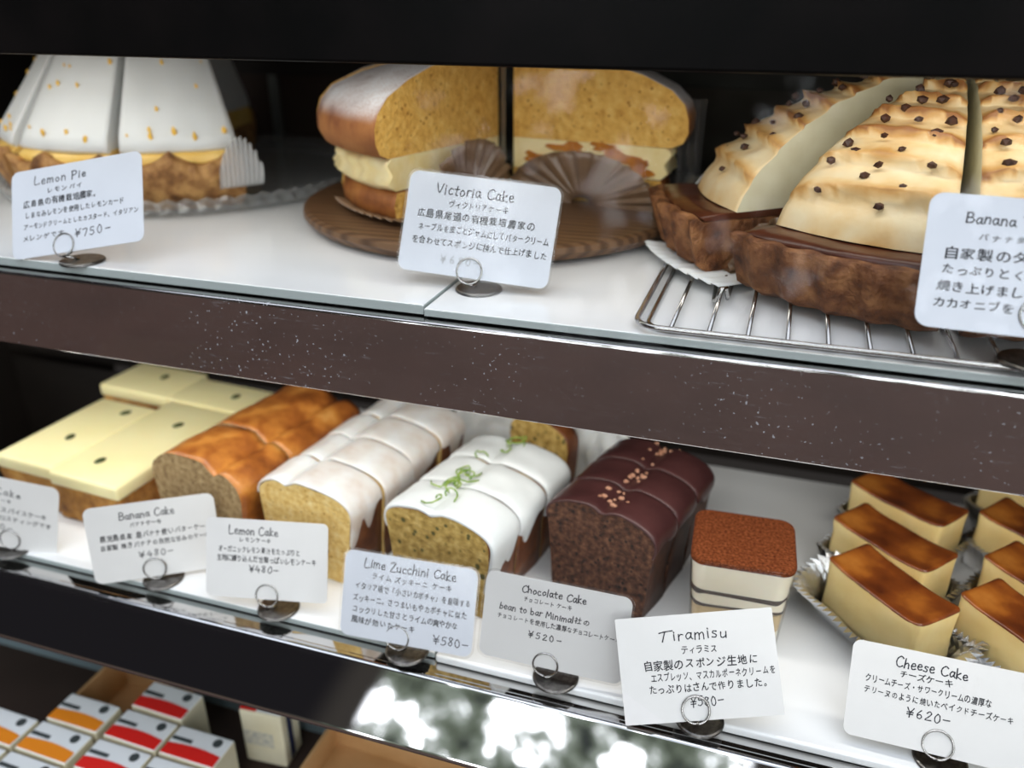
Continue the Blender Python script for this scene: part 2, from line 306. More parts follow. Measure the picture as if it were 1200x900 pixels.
def prism_bm(pts, y0, y1, bm=None):
    """polygon in x,z extruded along y"""
    bm = bm or bmesh.new()
    A = [bm.verts.new((x, y0, z)) for x, z in pts]; B = [bm.verts.new((x, y1, z)) for x, z in pts]
    n = len(pts)
    for i in range(n): bm.faces.new((A[i], A[(i + 1) % n], B[(i + 1) % n], B[i]))
    bm.faces.new(A[::-1]); bm.faces.new(B); return bm
def tube_bm(pts, r, n=8, bm=None, closed=False, rr=None):
    bm = bm or bmesh.new(); pts = [Vector(p) for p in pts]; N = len(pts); rings = []
    up = Vector((0, 0, 1)); prev = None
    for i, p in enumerate(pts):
        a = pts[(i - 1) % N] if (closed or i > 0) else p; b = pts[(i + 1) % N] if (closed or i < N - 1) else p
        t = (b - a).normalized()
        if prev is None:
            s = t.cross(up if abs(t.z) < .9 else Vector((1, 0, 0))).normalized()
        else:
            s = (prev - t * prev.dot(t)).normalized()
        prev = s; u = s.cross(t); q = rr[i] if rr else r
        rings.append([bm.verts.new(p + (s * math.cos(k * 2 * PI / n) + u * math.sin(k * 2 * PI / n)) * q) for k in range(n)])
    for i in range(N if closed else N - 1):
        A, B = rings[i], rings[(i + 1) % N]
        for k in range(n): bm.faces.new((A[k], A[(k + 1) % n], B[(k + 1) % n], B[k]))
    if not closed:
        bm.faces.new(rings[0][::-1]); bm.faces.new(rings[-1])
    return bm
def rrect(w, h, r, n=5):
    out = []
    for cx, cy, a in ((w / 2 - r, h / 2 - r, 0), (-w / 2 + r, h / 2 - r, 90), (-w / 2 + r, -h / 2 + r, 180), (w / 2 - r, -h / 2 + r, 270)):
        for k in range(n + 1):
            t = math.radians(a + 90 * k / n); out.append((cx + r * math.cos(t), cy + r * math.sin(t)))
    return out
def loft_bm(sections, bm=None, cap=True):
    """list of point loops (same count) -> skin"""
    bm = bm or bmesh.new(); R = [[bm.verts.new(p) for p in s] for s in sections]; n = len(sections[0])
    for A, B in zip(R, R[1:]):
        for k in range(n): bm.faces.new((A[k], A[(k + 1) % n], B[(k + 1) % n], B[k]))
    if cap:
        bm.faces.new(R[0][::-1]); bm.faces.new(R[-1])
    return bm
def sub(o, lv=2):
    s = o.modifiers.new('subdivision', 'SUBSURF'); s.levels = lv; s.render_levels = lv; return o
def solid(o, t, off=1):
    s = o.modifiers.new('thickness', 'SOLIDIFY'); s.thickness = t; s.offset = off; return o
def grid_bm(nu, nv, fn, bm=None):
    bm = bm or bmesh.new(); V = [[bm.verts.new(fn(i / (nu - 1), j / (nv - 1))) for i in range(nu)] for j in range(nv)]
    for j in range(nv - 1):
        for i in range(nu - 1): bm.faces.new((V[j][i], V[j][i + 1], V[j + 1][i + 1], V[j + 1][i]))
    return bm
def nz3(x, y, z, s=1.0): return noise.noise(Vector((x * s, y * s, z * s)))
def sector_bm(profile, a0, a1, n=24, bump=0, bs=60, seed=0, capmat=1, rfun=None):
    """wedge of a round cake: profile = [(r, z)...] from the axis bottom outward and back to the axis top; radial faces get capmat"""
    bm = bmesh.new(); cols = []
    def pt(a, r, z, k):
        if rfun: r, z = rfun(a, r, z, k)
        p = Vector((r * math.cos(a), r * math.sin(a), z))
        if bump and r > .004:
            d = bump * nz3(p.x + seed, p.y, p.z, bs); q = p.copy(); q.z = 0
            p += (q.normalized() * d + Vector((0, 0, d * .6 * (z > .002))))
        return p
    for i in range(n + 1):
        a = a0 + (a1 - a0) * i / n
        cols.append([bm.verts.new(pt(a, r, z, k)) for k, (r, z) in enumerate(profile)])
    P = len(profile)
    for A, B in zip(cols, cols[1:]):
        for k in range(P - 1):
            f = bm.faces.new((A[k], B[k], B[k + 1], A[k + 1])); f.smooth = True
    for c in (cols[0][::-1], cols[-1]):
        f = bm.faces.new(c); f.material_index = capmat
    # bottom face along the axis stays open only as a zero-width seam
    bmesh.ops.remove_doubles(bm, verts=bm.verts, dist=1e-6)
    return bm

# ------------------------------------------------------------------ the display case
UZ0, UZ, LZ = .2386, .2446, .006
XL, XR = -.98, .40
case = thing('display_case', 'glass-fronted cake display case with two polished steel shelves and a black top rail', 'display case', (0, 0, -.22))
OFF = Vector((0, 0, .22))
def cpart(name, bm, m, smooth=False, label=None):
    for v in bm.verts: v.co += OFF
    return obj(name, bm, m, case, smooth=smooth, label=label)
# upper steel shelf: plate, front lip and vertical band
bm = box_bm((XL, .0462, UZ0 - .002), (XR, .555, UZ0))
cpart('shelf_plate', bm, 'mirror')
def trim_profile(pts, name, m, label):
    bm = prism_bm([(y, z) for y, z in pts], XL, XR)   # built in (y,z) along x
    for v in bm.verts: v.co = Vector((v.co.y, v.co.x, v.co.z))
    b = [e for e in bm.edges if abs(e.verts[0].co.x - e.verts[1].co.x) > .5]
    bmesh.ops.bevel(bm, geom=b, offset=.0019, segments=4, affect='EDGES', profile=.5)
    return cpart(name, bm, m, label=label)
trim_profile([(.045, .1815), (.045, UZ0 + .0004), (.050, UZ0 + .0004), (.050, .186), (.062, .186), (.062, .1815)], 'shelf_front_band', 'steel', 'scratched steel band on the front of the upper shelf')
cpart('shelf_plate', box_bm((XL, .0012, -.002), (XR, .345, 0)), 'mirror')
trim_profile([(0, .0004), (.006, .0004), (.006, -.006), (-.022, -.034), (-.022, -.038), (-.031, -.038), (-.031, -.035)], 'shelf_front_band', 'steel_dark', 'sloping mirror-polished steel band below the lower shelf')
cpart('top_rail', box_bm((XL, .075, .383), (XR, .105, .62), .002), 'black', label='black top rail of the case')
cpart('top_panel', box_bm((XL, .105, .52), (XR, .575, .53)), 'dark')
cpart('back_panel', box_bm((XL, .557, UZ0 - .002), (XR, .565, .52)), 'brownpanel')
for x, w in ((-.618, .006), (-.30, .018), (.06, .018)):
    cpart('door_frame', box_bm((x - w, .550, UZ0), (x + w, .557, .52), .001), 'grey' if w < .01 else 'dark')
cpart('back_rail', box_bm((XL, .548, .33), (XR, .557, .352), .001), 'dark')
cpart('back_panel', box_bm((XL, .40, -.02), (XR, .41, UZ0 - .003)), 'dark')
cpart('side_panel', box_bm((XL - .012, .07, -.22), (XL, .57, .53)), 'dark')
cpart('side_panel', box_bm((XR, .07, -.22), (XR + .012, .57, .53)), 'dark')
cpart('base_floor', box_bm((XL, -.16, -.22), (XR, .40, -.20)), 'brownpanel', label='dark floor of the bottom compartment')
cpart('back_panel', box_bm((XL, .090, -.20), (XR, .098, -.004)), 'bluegrey')
bm = grid_bm(2, 2, lambda u, v: (XL + (XR - XL) * u, -.0045 + .0720 * v, -.0025 + .3855 * v))
cpart('front_glass', bm, 'glass')
# strip lamps with housings (under the top rail and under the upper shelf)
cpart('strip_lamp', box_bm((XL + .1, .108, .398), (XR - .05, .150, .412), .002), 'grey')
cpart('strip_lamp', box_bm((XL + .1, .0645, .2215), (XR - .05, .098, .2355), .002), 'grey')
def strip(loc, sx_, sy_, e, rx, col=(1, .965, .9)):
    l = bpy.data.lights.new('strip_light', 'AREA'); l.shape = 'RECTANGLE'; l.size = sx_; l.size_y = sy_; l.energy = e; l.color = col
    o = bpy.data.objects.new('strip_light', l); COL.objects.link(o); o.location = loc; o.rotation_euler = (rx, 0, 0); return o
strip((-.28, .129, .3965), 1.2, .03, .95, math.radians(24))
strip((-.28, .081, .220), 1.2, .026, 1.75, math.radians(20))
g = obj('floor', grid_bm(2, 2, lambda u, v: (-6 + 12 * u, -8 + 8.6 * v, -.95)), mat('brown_paving', (.085, .040, .028), (.125, .060, .043), scale=3, rough=.8)); g['kind'] = 'structure'
plinth = obj('cabinet_plinth', box_bm((XL, -.05, -.95), (XR, .57, -.222), .004), 'dark'); tag(plinth, 'dark plinth the cake display case stands on', 'plinth')

# ------------------------------------------------------------------ white shelf boards
def board(name, a, b, label, cat='shelf board', edge=True):
    bm = box_bm(a, b, .0008, 2)
    for f in bm.faces:
        if f.normal.y < -.9 or abs(f.normal.x) > .9: f.material_index = 1
    return tag(obj(name, bm, ['white', 'edge']), label, cat, 'white shelf boards')
board('shelf_board', (-.93, .0555, UZ0 + .001), (-.2035, .53, UZ + .0015), 'white acrylic board on the upper shelf under the lemon pie, with a grey cut edge')
board('shelf_board', (-.2025, .0535, UZ0 + .001), (.36, .53, UZ), 'white acrylic board on the upper shelf under the wire rack')
board('shelf_board', (-.64, .017, .001), (-.190, .338, LZ), 'white acrylic board on the lower shelf under the iced loaf cakes')
bm = box_bm((-.1885, .014, .0005), (.36, .335, LZ + .001), .002, 3)
tag(obj('serving_tray', bm, 'white'), 'white tray on the lower shelf under the tiramisu and the cheesecake bars', 'tray', 'white shelf boards')

# ------------------------------------------------------------------ handwriting (stroke letters for Latin and digits, font glyphs for Japanese)
SF = {  # strokes in a 0..1 box (x advance width first), baseline 0, cap 1, x-height .58
 'L': (.62, [[(.08, 1), (.05, .02), (.58, .06)]]), 'P': (.6, [[(.1, 1), (.06, -.05)], [(.02, .95), (.4, 1), (.56, .8), (.45, .55), (.1, .47)]]),
 'V': (.62, [[(.02, .95), (.26, .02), (.62, .98)]]), 'C': (.72, [[(.66, .85), (.45, 1), (.18, .8), (.08, .45), (.2, .1), (.45, 0), (.7, .15)]]),
 'B': (.66, [[(.1, 1), (.06, 0)], [(.06, .98), (.4, 1), (.52, .8), (.4, .58), (.1, .52)], [(.1, .52), (.5, .5), (.62, .25), (.45, .03), (.06, 0)]]),
 'T': (.85, [[(0, .82), (.3, .9), (.95, .98)], [(.42, .92), (.22, 0)]]), 'Z': (.66, [[(.05, .93), (.6, .97), (.08, .03), (.68, .05)]]),
 'M': (.85, [[(.05, 0), (.15, .95), (.4, .3), (.68, .97), (.8, 0)]]),
 'a': (.55, [[(.46, .5), (.25, .58), (.08, .3), (.2, .02), (.4, .2), (.47, .55)], [(.47, .55), (.46, .15), (.56, .02)]]),
 'b': (.55, [[(.1, 1), (.08, .03)], [(.09, .4), (.3, .56), (.48, .3), (.32, .02), (.08, .08)]]),
 'c': (.5, [[(.44, .5), (.25, .58), (.08, .3), (.22, .02), (.46, .1)]]),
 'e': (.52, [[(.1, .3), (.44, .36), (.36, .57), (.18, .54), (.08, .28), (.22, .02), (.48, .1)]]),
 'h': (.55, [[(.1, 1), (.08, 0)], [(.09, .36), (.3, .56), (.44, .42), (.46, 0)]]), 'i': (.25, [[(.12, .56), (.12, 0)], [(.13, .8), (.15, .74)]]),
 'k': (.52, [[(.1, 1), (.08, 0)], [(.42, .6), (.1, .27), (.48, 0)]]), 'l': (.24, [[(.12, 1), (.1, 0)]]),
 'm': (.78, [[(.08, .56), (.07, 0)], [(.08, .38), (.26, .56), (.37, .42), (.37, 0)], [(.37, .38), (.56, .56), (.68, .42), (.7, 0)]]),
 'n': (.54, [[(.08, .56), (.07, 0)], [(.08, .38), (.28, .57), (.43, .42), (.45, 0)]]), 'o': (.54, [[(.27, .58), (.08, .35), (.22, .02), (.46, .22), (.4, .5), (.24, .58)]]),
 'r': (.42, [[(.1, .56), (.09, 0)], [(.1, .34), (.24, .54), (.4, .52)]]), 's': (.46, [[(.4, .52), (.2, .56), (.12, .42), (.36, .22), (.28, .02), (.05, .06)]]),
 't': (.45, [[(.22, .9), (.2, .1), (.38, .03)], [(.02, .6), (.42, .62)]]), 'u': (.54, [[(.08, .56), (.1, .12), (.26, .02), (.44, .2), (.45, .56)], [(.45, .56), (.47, 0)]]),
 'v': (.5, [[(.04, .72), (.2, .05), (.46, .78)]]),
 '0': (.6, [[(.3, .95), (.1, .6), (.14, .15), (.34, 0), (.52, .3), (.46, .8), (.28, .95)]]), '2': (.6, [[(.1, .75), (.28, .97), (.48, .78), (.3, .4), (.06, .04), (.55, .06)]]),
 '4': (.6, [[(.3, .95), (.06, .38), (.55, .4)], [(.42, .65), (.38, 0)]]), '5': (.6, [[(.5, .95), (.18, .93), (.14, .55), (.42, .55), (.48, .2), (.25, 0), (.06, .08)]]),
 '6': (.6, [[(.42, .95), (.14, .5), (.16, .1), (.36, 0), (.5, .25), (.34, .48), (.14, .3)]]), '7': (.6, [[(.08, .9), (.52, .93), (.28, 0)]]),
 '8': (.6, [[(.46, .85), (.26, .97), (.14, .75), (.44, .35), (.32, 0), (.1, .2), (.3, .5), (.48, .82)]]), '3': (.6, [[(.1, .9), (.4, .95), (.4, .68), (.2, .52), (.46, .4), (.42, .08), (.08, .05)]]),
 '¥': (.7, [[(.08, 1), (.34, .55), (.62, 1)], [(.34, .55), (.33, -.05)], [(.1, .5), (.6, .52)], [(.1, .28), (.58, .3)]]), '-': (.7, [[(.1, .42), (.62, .45)]]),
}
_gl = {}
def glyph(ch):
    """outline of one Japanese character as 2D triangles, em = 1"""
    if ch not in _gl:
        cu = bpy.data.curves.new('glyph', 'FONT'); cu.body = ch; cu.size = 1; cu.resolution_u = 2
        o = bpy.data.objects.new('glyph', cu); COL.objects.link(o)
        me = bpy.data.meshes.new_from_object(o.evaluated_get(bpy.context.evaluated_depsgraph_get()))
        _gl[ch] = ([(v.co.x, v.co.y) for v in me.vertices], [tuple(p.vertices) for p in me.polygons])
        bpy.data.objects.remove(o); bpy.data.curves.remove(cu); bpy.data.meshes.remove(me)
    return _gl[ch]
def preload(chars):
    """make all glyphs at once, so the dependency graph is evaluated only once"""
    os_ = []
    for ch in sorted(set(chars)):
        if ch in SF or ch == ' ' or ch in _gl: continue
        cu = bpy.data.curves.new('glyph', 'FONT'); cu.body = ch; cu.size = 1; cu.resolution_u = 2
        o = bpy.data.objects.new('glyph', cu); COL.objects.link(o); os_.append((ch, o, cu))
    dg = bpy.context.evaluated_depsgraph_get()
    for ch, o, cu in os_:
        me = bpy.data.meshes.new_from_object(o.evaluated_get(dg))
        _gl[ch] = ([(v.co.x, v.co.y) for v in me.vertices], [tuple(p.vertices) for p in me.polygons]); bpy.data.meshes.remove(me)
    for ch, o, cu in os_: bpy.data.objects.remove(o); bpy.data.curves.remove(cu)
def smooth_line(pts, k=4):
    if len(pts) < 3: return pts
    out = []
    for i in range(len(pts) - 1):
        p0 = pts[max(i - 1, 0)]; p1 = pts[i]; p2 = pts[i + 1]; p3 = pts[min(i + 2, len(pts) - 1)]
        for j in range(k):
            t = j / k
            out.append(tuple(.5 * (2 * p1[d] + (p2[d] - p0[d]) * t + (2 * p0[d] - 5 * p1[d] + 4 * p2[d] - p3[d]) * t * t + (3 * p1[d] - p0[d] - 3 * p2[d] + p3[d]) * t ** 3) for d in (0, 1)))
    out.append(pts[-1]); return out
def write_line(V, Fc, text, x0, x1, zc, h, pen, rnd, drop=0.0):
    """one handwritten line from x0 to x1 centred on height zc; h = capital height; drop = rise over the line"""
    adv = []
    for ch in text:
        adv.append(.45 if ch == ' ' else (SF[ch][0] * 1.0 + .08 if ch in SF else 1.12 * rnd.uniform(.9, 1.08)))
    tot = sum(adv); k = (x1 - x0) / tot; x = 0
    for ch, a in zip(text, adv):
        if ch != ' ':
            cx = x0 + x * k; dz = rnd.uniform(-.06, .06) * h + drop * x / tot; sh = rnd.uniform(-.05, .12); ro = rnd.uniform(-.06, .06); sc_ = rnd.uniform(.9, 1.08)
            if ch in SF:
                kx = min(k, h * 1.25)
                for st in SF[ch][1]:
                    P = [(cx + (px + sh * py) * kx, zc - h / 2 + dz + py * h * sc_) for px, py in smooth_line(st)]
                    n0 = len(V)
                    for i, p in enumerate(P):
                        q = P[min(i + 1, len(P) - 1)]; r = P[max(i - 1, 0)]
                        tx, tz = q[0] - r[0], q[1] - r[1]; L = math.hypot(tx, tz) or 1; w = pen / 2 * (1 + .15 * math.sin(i * 1.7))
                        e = (-.5 if i == 0 else .5 if i == len(P) - 1 else 0) * pen
                        bx, bz = p[0] + tx / L * e, p[1] + tz / L * e
                        V += [(bx - tz / L * w, bz + tx / L * w), (bx + tz / L * w, bz - tx / L * w)]
                    for i in range(len(P) - 1): Fc.append((n0 + 2 * i, n0 + 2 * i + 1, n0 + 2 * i + 3, n0 + 2 * i + 2))
            else:
                vs, fs = glyph(ch); n0 = len(V); em = h * 1.12
                if ch in 'っゃょュッャョィ、。': em *= 1.0
                for bx, by in ((-.017, -.010), (.017, -.010), (0, .016)):   # a felt pen's thickness
                    n0 = len(V)
                    for px, py in vs:
                        px += bx - .5; py += by - .36
                        qx = px * math.cos(ro) - py * math.sin(ro) + sh * py; qy = px * math.sin(ro) + py * math.cos(ro)
                        V.append((cx + .55 * k + qx * min(k * 1.05, em * 1.15) * sc_, zc + dz + qy * em * sc_))
                    for f in fs: Fc.append(tuple(n0 + i for i in f))
        x += a

def rotm(yaw, lean, roll):
    return Matrix.Rotation(math.radians(yaw), 3, 'Z') @ Matrix.Rotation(math.radians(lean), 3, 'X') @ Matrix.Rotation(math.radians(roll), 3, 'Y')

CARDS = [
 # name, centre, yaw/lean/roll, W,H, disc, ring, corner r, sleeve, lines[(text,u0,u1,v,h)], labels
 ('lemon pie', (-.4791, .0766, .2828), (3.7, -29.6, -11.9), .1073, .0652, (-.4718, .0622, UZ + .0015), (-.4832, .0622, .2579), .006, 0,
  [('Lemon Pie', .18, .59, .14, .085), ('レモンパイ', .27, .56, .27, .055), ('広島県の有機栽培農家。', .09, .68, .39, .075), ('しまなみレモンを使用したレモンカード', .10, .86, .52, .065), ('アーモンドクリームとしたカスタード、イタリアン', .09, .97, .65, .06), ('メレンゲです', .08, .41, .78, .06), ('¥750-', .48, .77, .80, .085)]),
 ('Victoria cake', (-.1855, .1065, .2826), (7.4, -22.8, 4.7), .1000, .0645, (-.1825, .0954, UZ), (-.1881, .0954, .2573), .006, 1,
  [('Victoria Cake', .19, .71, .15, .10), ('ヴィクトリアケーキ', .28, .68, .29, .065), ('広島県尾道の有機栽培農家の', .08, .87, .41, .08), ('ネーブルを皮ごとジャムにしてバタークリーム', .10, .97, .545, .07), ('を合わせてスポンジに挟んで仕上げました', .07, .97, .68, .07), ('¥680-', .28, .56, .84, .07)]),
 ('banana tart', (.1154, .0652, .2978), (3, -28, 1.6), .0926, .0685, (.1279, .0570, UZ + .0062), (.1245, .0545, .2775), .007, 0,
  [('Banana Tart', .19, .64, .17, .075), ('バナナタルト', .26, .62, .31, .05), ('自家製のタルト生地に', .10, .94, .44, .08), ('たっぷりとくるみとバナナ', .10, .95, .565, .07), ('焼き上げました。チョコと', .09, .95, .69, .07), ('カカオニブをトッピングして', .08, .95, .81, .065)]),
 ('carrot cake', (-.5731, .0183, .0426), (15.5, -7, 11.2), .1053, .0629, (-.5652, .0178, LZ), (-.5633, .0178, .0174), .006, 0,
  [('Carrot Cake', .20, .72, .20, .085), ('キャロットケーキ', .28, .64, .32, .06), ('にんじんとくるみのスパイスケーキ', .08, .92, .45, .07), ('クリームチーズのフロスティングです', .08, .95, .57, .065), ('¥480-', .40, .66, .70, .08)]),
 ('banana cake', (-.4269, .0301, .0401), (31.3, -11.5, -.8), .0941, .062, (-.4223, .0241, LZ), (-.4268, .0241, .0165), .006, 0,
  [('Banana Cake', .26, .69, .15, .09), ('バナナケーキ', .33, .58, .28, .06), ('鹿児島県産 島バナナ使いバターケーキ', .09, .95, .42, .075), ('自家製 焼きバナナの自然な甘みのケーキ', .08, .93, .54, .07), ('¥480-', .36, .64, .68, .08)]),
 ('lemon cake', (-.3277, .0307, .0427), (10.9, -20.4, -.7), .0929, .0592, (-.3179, .0217, LZ), (-.325, .0217, .0177), .004, 0,
  [('Lemon Cake', .19, .60, .14, .10), ('レモンケーキ', .27, .54, .26, .06), ('オーガニックレモン果汁をたっぷりと', .10, .78, .385, .075), ('生地に練り込んだ甘酸っぱいレモンケーキ', .09, .91, .50, .075), ('¥480-', .355, .61, .62, .08)]),
 ('lime zucchini cake', (-.2088, .0188, .0436), (4.7, -20.1, .7), .095, .0608, (-.2085, .0108, LZ), (-.2141, .0100, .0188), .006, 1,
  [('Lime Zucchini Cake', .15, .85, .12, .10), ('ライム ズッキーニ ケーキ', .21, .82, .265, .07), ('イタリア語で「小さいカボチャ」を意味する', .09, .97, .40, .075), ('ズッキーニ。さつまいもやカボチャに似た', .08, .95, .54, .075), ('コックリした甘さとライムの爽やかな', .08, .89, .675, .075), ('風味が効いたケーキ', .08, .57, .80, .075), ('¥580-', .71, .98, .86, .095)]),
 ('chocolate cake', (-.1072, .0249, .0451), (4.4, -14.3, 2.9), .0963, .0608, (-.1038, .0178, LZ + .001), (-.1105, .0178, .0181), .006, 1,
  [('Chocolate Cake', .25, .70, .13, .08), ('チョコレート ケーキ', .27, .61, .25, .055), ('bean to bar Minimal社の', .11, .74, .375, .07), ('チョコレートを使用した濃厚なチョコレートケーキ', .10, .96, .495, .06), ('¥520-', .33, .58, .64, .065)]),
 ('tiramisu', (-.0133, .0202, .0434), (12.2, -30.7, -8.4), .0966, .0643, (-.0087, .0112, LZ + .0012), (-.0112, .0062, .0216), .0006, 0,
  [('Tiramisu', .27, .71, .19, .10), ('ティラミス', .40, .63, .34, .07), ('自家製のスポンジ生地に', .15, .88, .465, .085), ('エスプレッソ、マスカルポーネクリームを', .19, .98, .58, .075), ('たっぷりはさんで作りました。', .17, .95, .69, .075), ('¥580-', .42, .64, .82, .085)]),
 ('cheesecake', (.1234, .0367, .0395), (-2.2, -30, -1.3), .097, .0569, (.1307, .0253, LZ + .001), (.127, .0253, .0201), .005, 0,
  [('Cheese Cake', .25, .66, .14, .10), ('チーズケーキ', .28, .58, .26, .07), ('クリームチーズ・サワークリームの濃厚な', .09, .80, .375, .075), ('テリーヌのように焼いたベイクドチーズケーキ', .09, .92, .495, .07), ('¥620-', .34, .60, .63, .085)]),
]
CARD_LABEL = {
 'lemon pie': ('white price card handwritten Lemon Pie, tilted up to the right', 'wire ring card holder clipping the Lemon Pie card'),
 'Victoria cake': ('sleeved white price card handwritten Victoria Cake before the wooden board', 'wire ring card holder clipping the Victoria Cake card'),
 'banana tart': ('white price card headed Banana in front of the wire rack', 'wire ring card holder behind the card before the wire rack'),
 'carrot cake': ('price card cut by the left edge, before the cream-topped squares', 'wire ring card holder clipping the leftmost card of the lower shelf'),
 'banana cake': ('white price card handwritten Banana Cake, turned to the right', 'wire ring card holder clipping the Banana Cake card'),
 'lemon cake': ('white price card handwritten Lemon Cake, lower shelf', 'wire ring card holder clipping the Lemon Cake card'),
 'lime zucchini cake': ('bluish sleeved price card handwritten Lime Zucchini Cake', 'wire ring card holder clipping the Lime Zucchini Cake card'),
 'chocolate cake': ('sleeved white price card handwritten Chocolate Cake', 'wire ring card holder clipping the Chocolate Cake card'),
 'tiramisu': ('square-cornered white price card handwritten Tiramisu', 'wire ring card holder clipping the Tiramisu card'),
 'cheesecake': ('white price card handwritten Cheese Cake at lower right', 'wire ring card holder clipping the Cheese Cake card'),
}
preload(''.join(l[0] for c in CARDS for l in c[9]))
PEN = .00062
for (nm, ctr, ang, W_, H_, disc, ring, cr, sleeve, lines) in CARDS:
    R3 = rotm(*ang); t = .0005
    root = thing('price_card', CARD_LABEL[nm][0], 'price card', ctr, 0, 'handwritten price cards')
    root.rotation_euler = R3.to_euler()
    pts = rrect(W_, H_, cr, 6 if cr > .002 else 1)
    obj('paper', prism_bm(pts, -t / 2, t / 2), 'cardblue_coollight' if nm in ('lime zucchini cake', 'Victoria cake', 'lemon pie', 'banana tart') else 'card', root)
    if sleeve:
        po = rrect(W_ + .003, H_ + .003, cr + .001, 6)
        bm = bmesh.new()
        for y in (-t / 2 - .0005, t / 2 + .0003):
            vs = [bm.verts.new((x, y, z)) for x, z in po]; bm.faces.new(vs)
        bm2 = prism_bm(po, -t / 2 - .0005, t / 2 + .0003); bm.free()
        obj('clear_sleeve', bm2, 'sleeve', root)
    rnd = random.Random(nm)
    V, Fc, V2, F2 = [], [], [], []
    for (tx, u0, u1, v, h) in lines:
        faint = nm == 'Victoria cake' and tx[0] == '¥'
        write_line(V2 if faint else V, F2 if faint else Fc, tx, (u0 - .5) * W_, (u1 - .5) * W_, (.5 - v) * H_, h * H_ * 1.06, PEN * (1.15 if v < .22 else 1), rnd)
    for vv, ff, mm in ((V, Fc, 'ink'), (V2, F2, 'inkfaint')):
        if not vv: continue
        me = bpy.data.meshes.new('handwriting'); me.from_pydata([(x, -t / 2 - .00012, z) for x, z in vv], [], ff)
        obj('handwriting', me, mm, root)
    # holder: round base disc, stem and a two-turn wire ring
    hd = thing('card_holder', CARD_LABEL[nm][1], 'card holder', disc, 0, 'wire ring card holders')
    rad = .0150; prof = [(.0, 0), (rad, 0), (rad + .0004, .0008), (rad, .0017), (rad - .001, .0021), (0, .0022)]
    bm = bmesh.new()
    secs = [[(r * math.cos(k * 2 * PI / 40), r * math.sin(k * 2 * PI / 40) + .002, z) for k in range(40)] for r, z in prof[1:-1]]
    obj('base_disc', loft_bm(secs), 'disc', hd, smooth=False)
    rc = Vector(ring) - Vector(disc); nrm = R3 @ Vector((0, 1, 0)); ax = R3 @ Vector((1, 0, 0)); az_ = R3 @ Vector((0, 0, 1))
    rr_ = .0083; P = []
    for k in range(0, 73):
        a = -PI / 2 + 2 * PI * 2 * k / 72
        P.append(rc + ax * rr_ * math.cos(a) + az_ * rr_ * math.sin(a) + nrm * (-.0010 + .0020 * k / 72))
    obj('ring', tube_bm(P, .00068, 8), 'chrome', hd, smooth=True)
    b = P[0]
    obj('stem', tube_bm([b, b * .5 + Vector((0, .0005, .001)), Vector((b.x * .25, .002, .0021))], .0008, 8), 'chrome', hd, smooth=True)

# ------------------------------------------------------------------ wooden board and Victoria cake
def disc_bm(r0, prof, n=72):
    return loft_bm([[(r * math.cos(k * 2 * PI / n), r * math.sin(k * 2 * PI / n), z) for k in range(n)] for r, z in prof])
o = obj('cake_board', disc_bm(.165, [(.150, 0), (.160, .003), (.165, .009), (.1645, .013), (.161, .0148), (.155, .015)]), 'walnut', loc=(-.238, .296, UZ + .0012))
tag(o, 'round dark wooden board under the Victoria cake', 'board')
VA = Vector((-.235, .307, UZ + .0167)); DG = math.radians
def vict(a0, a1, off, label, dz=0):
    root = thing('victoria_cake_slice', label, 'cake slice', VA + Vector(off), 0, 'Victoria cake slices')
    a0, a1 = DG(a0), DG(a1)
    obj('bottom_sponge', sector_bm([(0, 0), (.128, 0), (.133, .004), (.134, .012), (.131, .022), (0, .023)], a0, a1, 20, .0012, 90, 1), ['vcrust', 'vcrumb'], root)
    obj('cream_filling', sector_bm([(0, .0232), (.131, .0232), (.138, .029), (.135, .036), (.138, .043), (.133, .0475), (0, .048)], a0, a1, 26, .004, 75, 4), ['vcream', 'vcream'], root)
    top = [(0, .0482), (.137, .0482), (.146, .052), (.150, .060), (.1500, .071), (.146, .081), (.135, .091), (.112, .1015), (.085, .109), (.05, .115), (0, .119)]
    obj('top_sponge', sector_bm(top, a0, a1, 24, .0015, 50, 2), ['vsugar', 'vcrumb'], root)
    return root, a0, a1
def jam_patches(root, ang, spots, side):
    """jam showing on a cut face"""
    d = Vector((math.cos(ang), math.sin(ang), 0)); n = Vector((-d.y, d.x, 0)) * side
    for (r, z, w, h) in spots:
        bm = bmesh.new(); N = 16; L0, L1 = [], []
        for k in range(N):
            a = 2 * PI * k / N; q = 1 + .35 * math.sin(3 * a + r * 90) + .2 * math.sin(5 * a + z * 300)
            p = d * (r + math.cos(a) * w * q) + Vector((0, 0, z + math.sin(a) * h * q)); L0.append(p + n * .0002); L1.append(d * r + (p - d * r) * .99 + n * .0016)
        loft_bm([L0, L1], bm); obj('jam', bm, 'jam', root)
r, a0, a1 = vict(206, 253, (-.006, .001, 0), 'sugar-dusted Victoria cake slice left of the gap, tall cut face turned right')
r, a0, a1 = vict(160, 205, (-.010, .006, 0), 'rear left Victoria cake slice with sugared top, behind the front left slice')
r, a0, a1 = vict(352, 400, (.008, 0, 0), 'Victoria cake slice right of the gap, cut face showing cream and orange jam')
jam_patches(r, a0, [(.095, .037, .020, .006), (.050, .043, .016, .004), (.112, .030, .012, .006), (.020, .033, .010, .004), (.080, .046, .009, .003)], -1)
vict(41, 88, (.009, .005, 0), 'rear right Victoria cake slice hidden behind the one with jam showing')
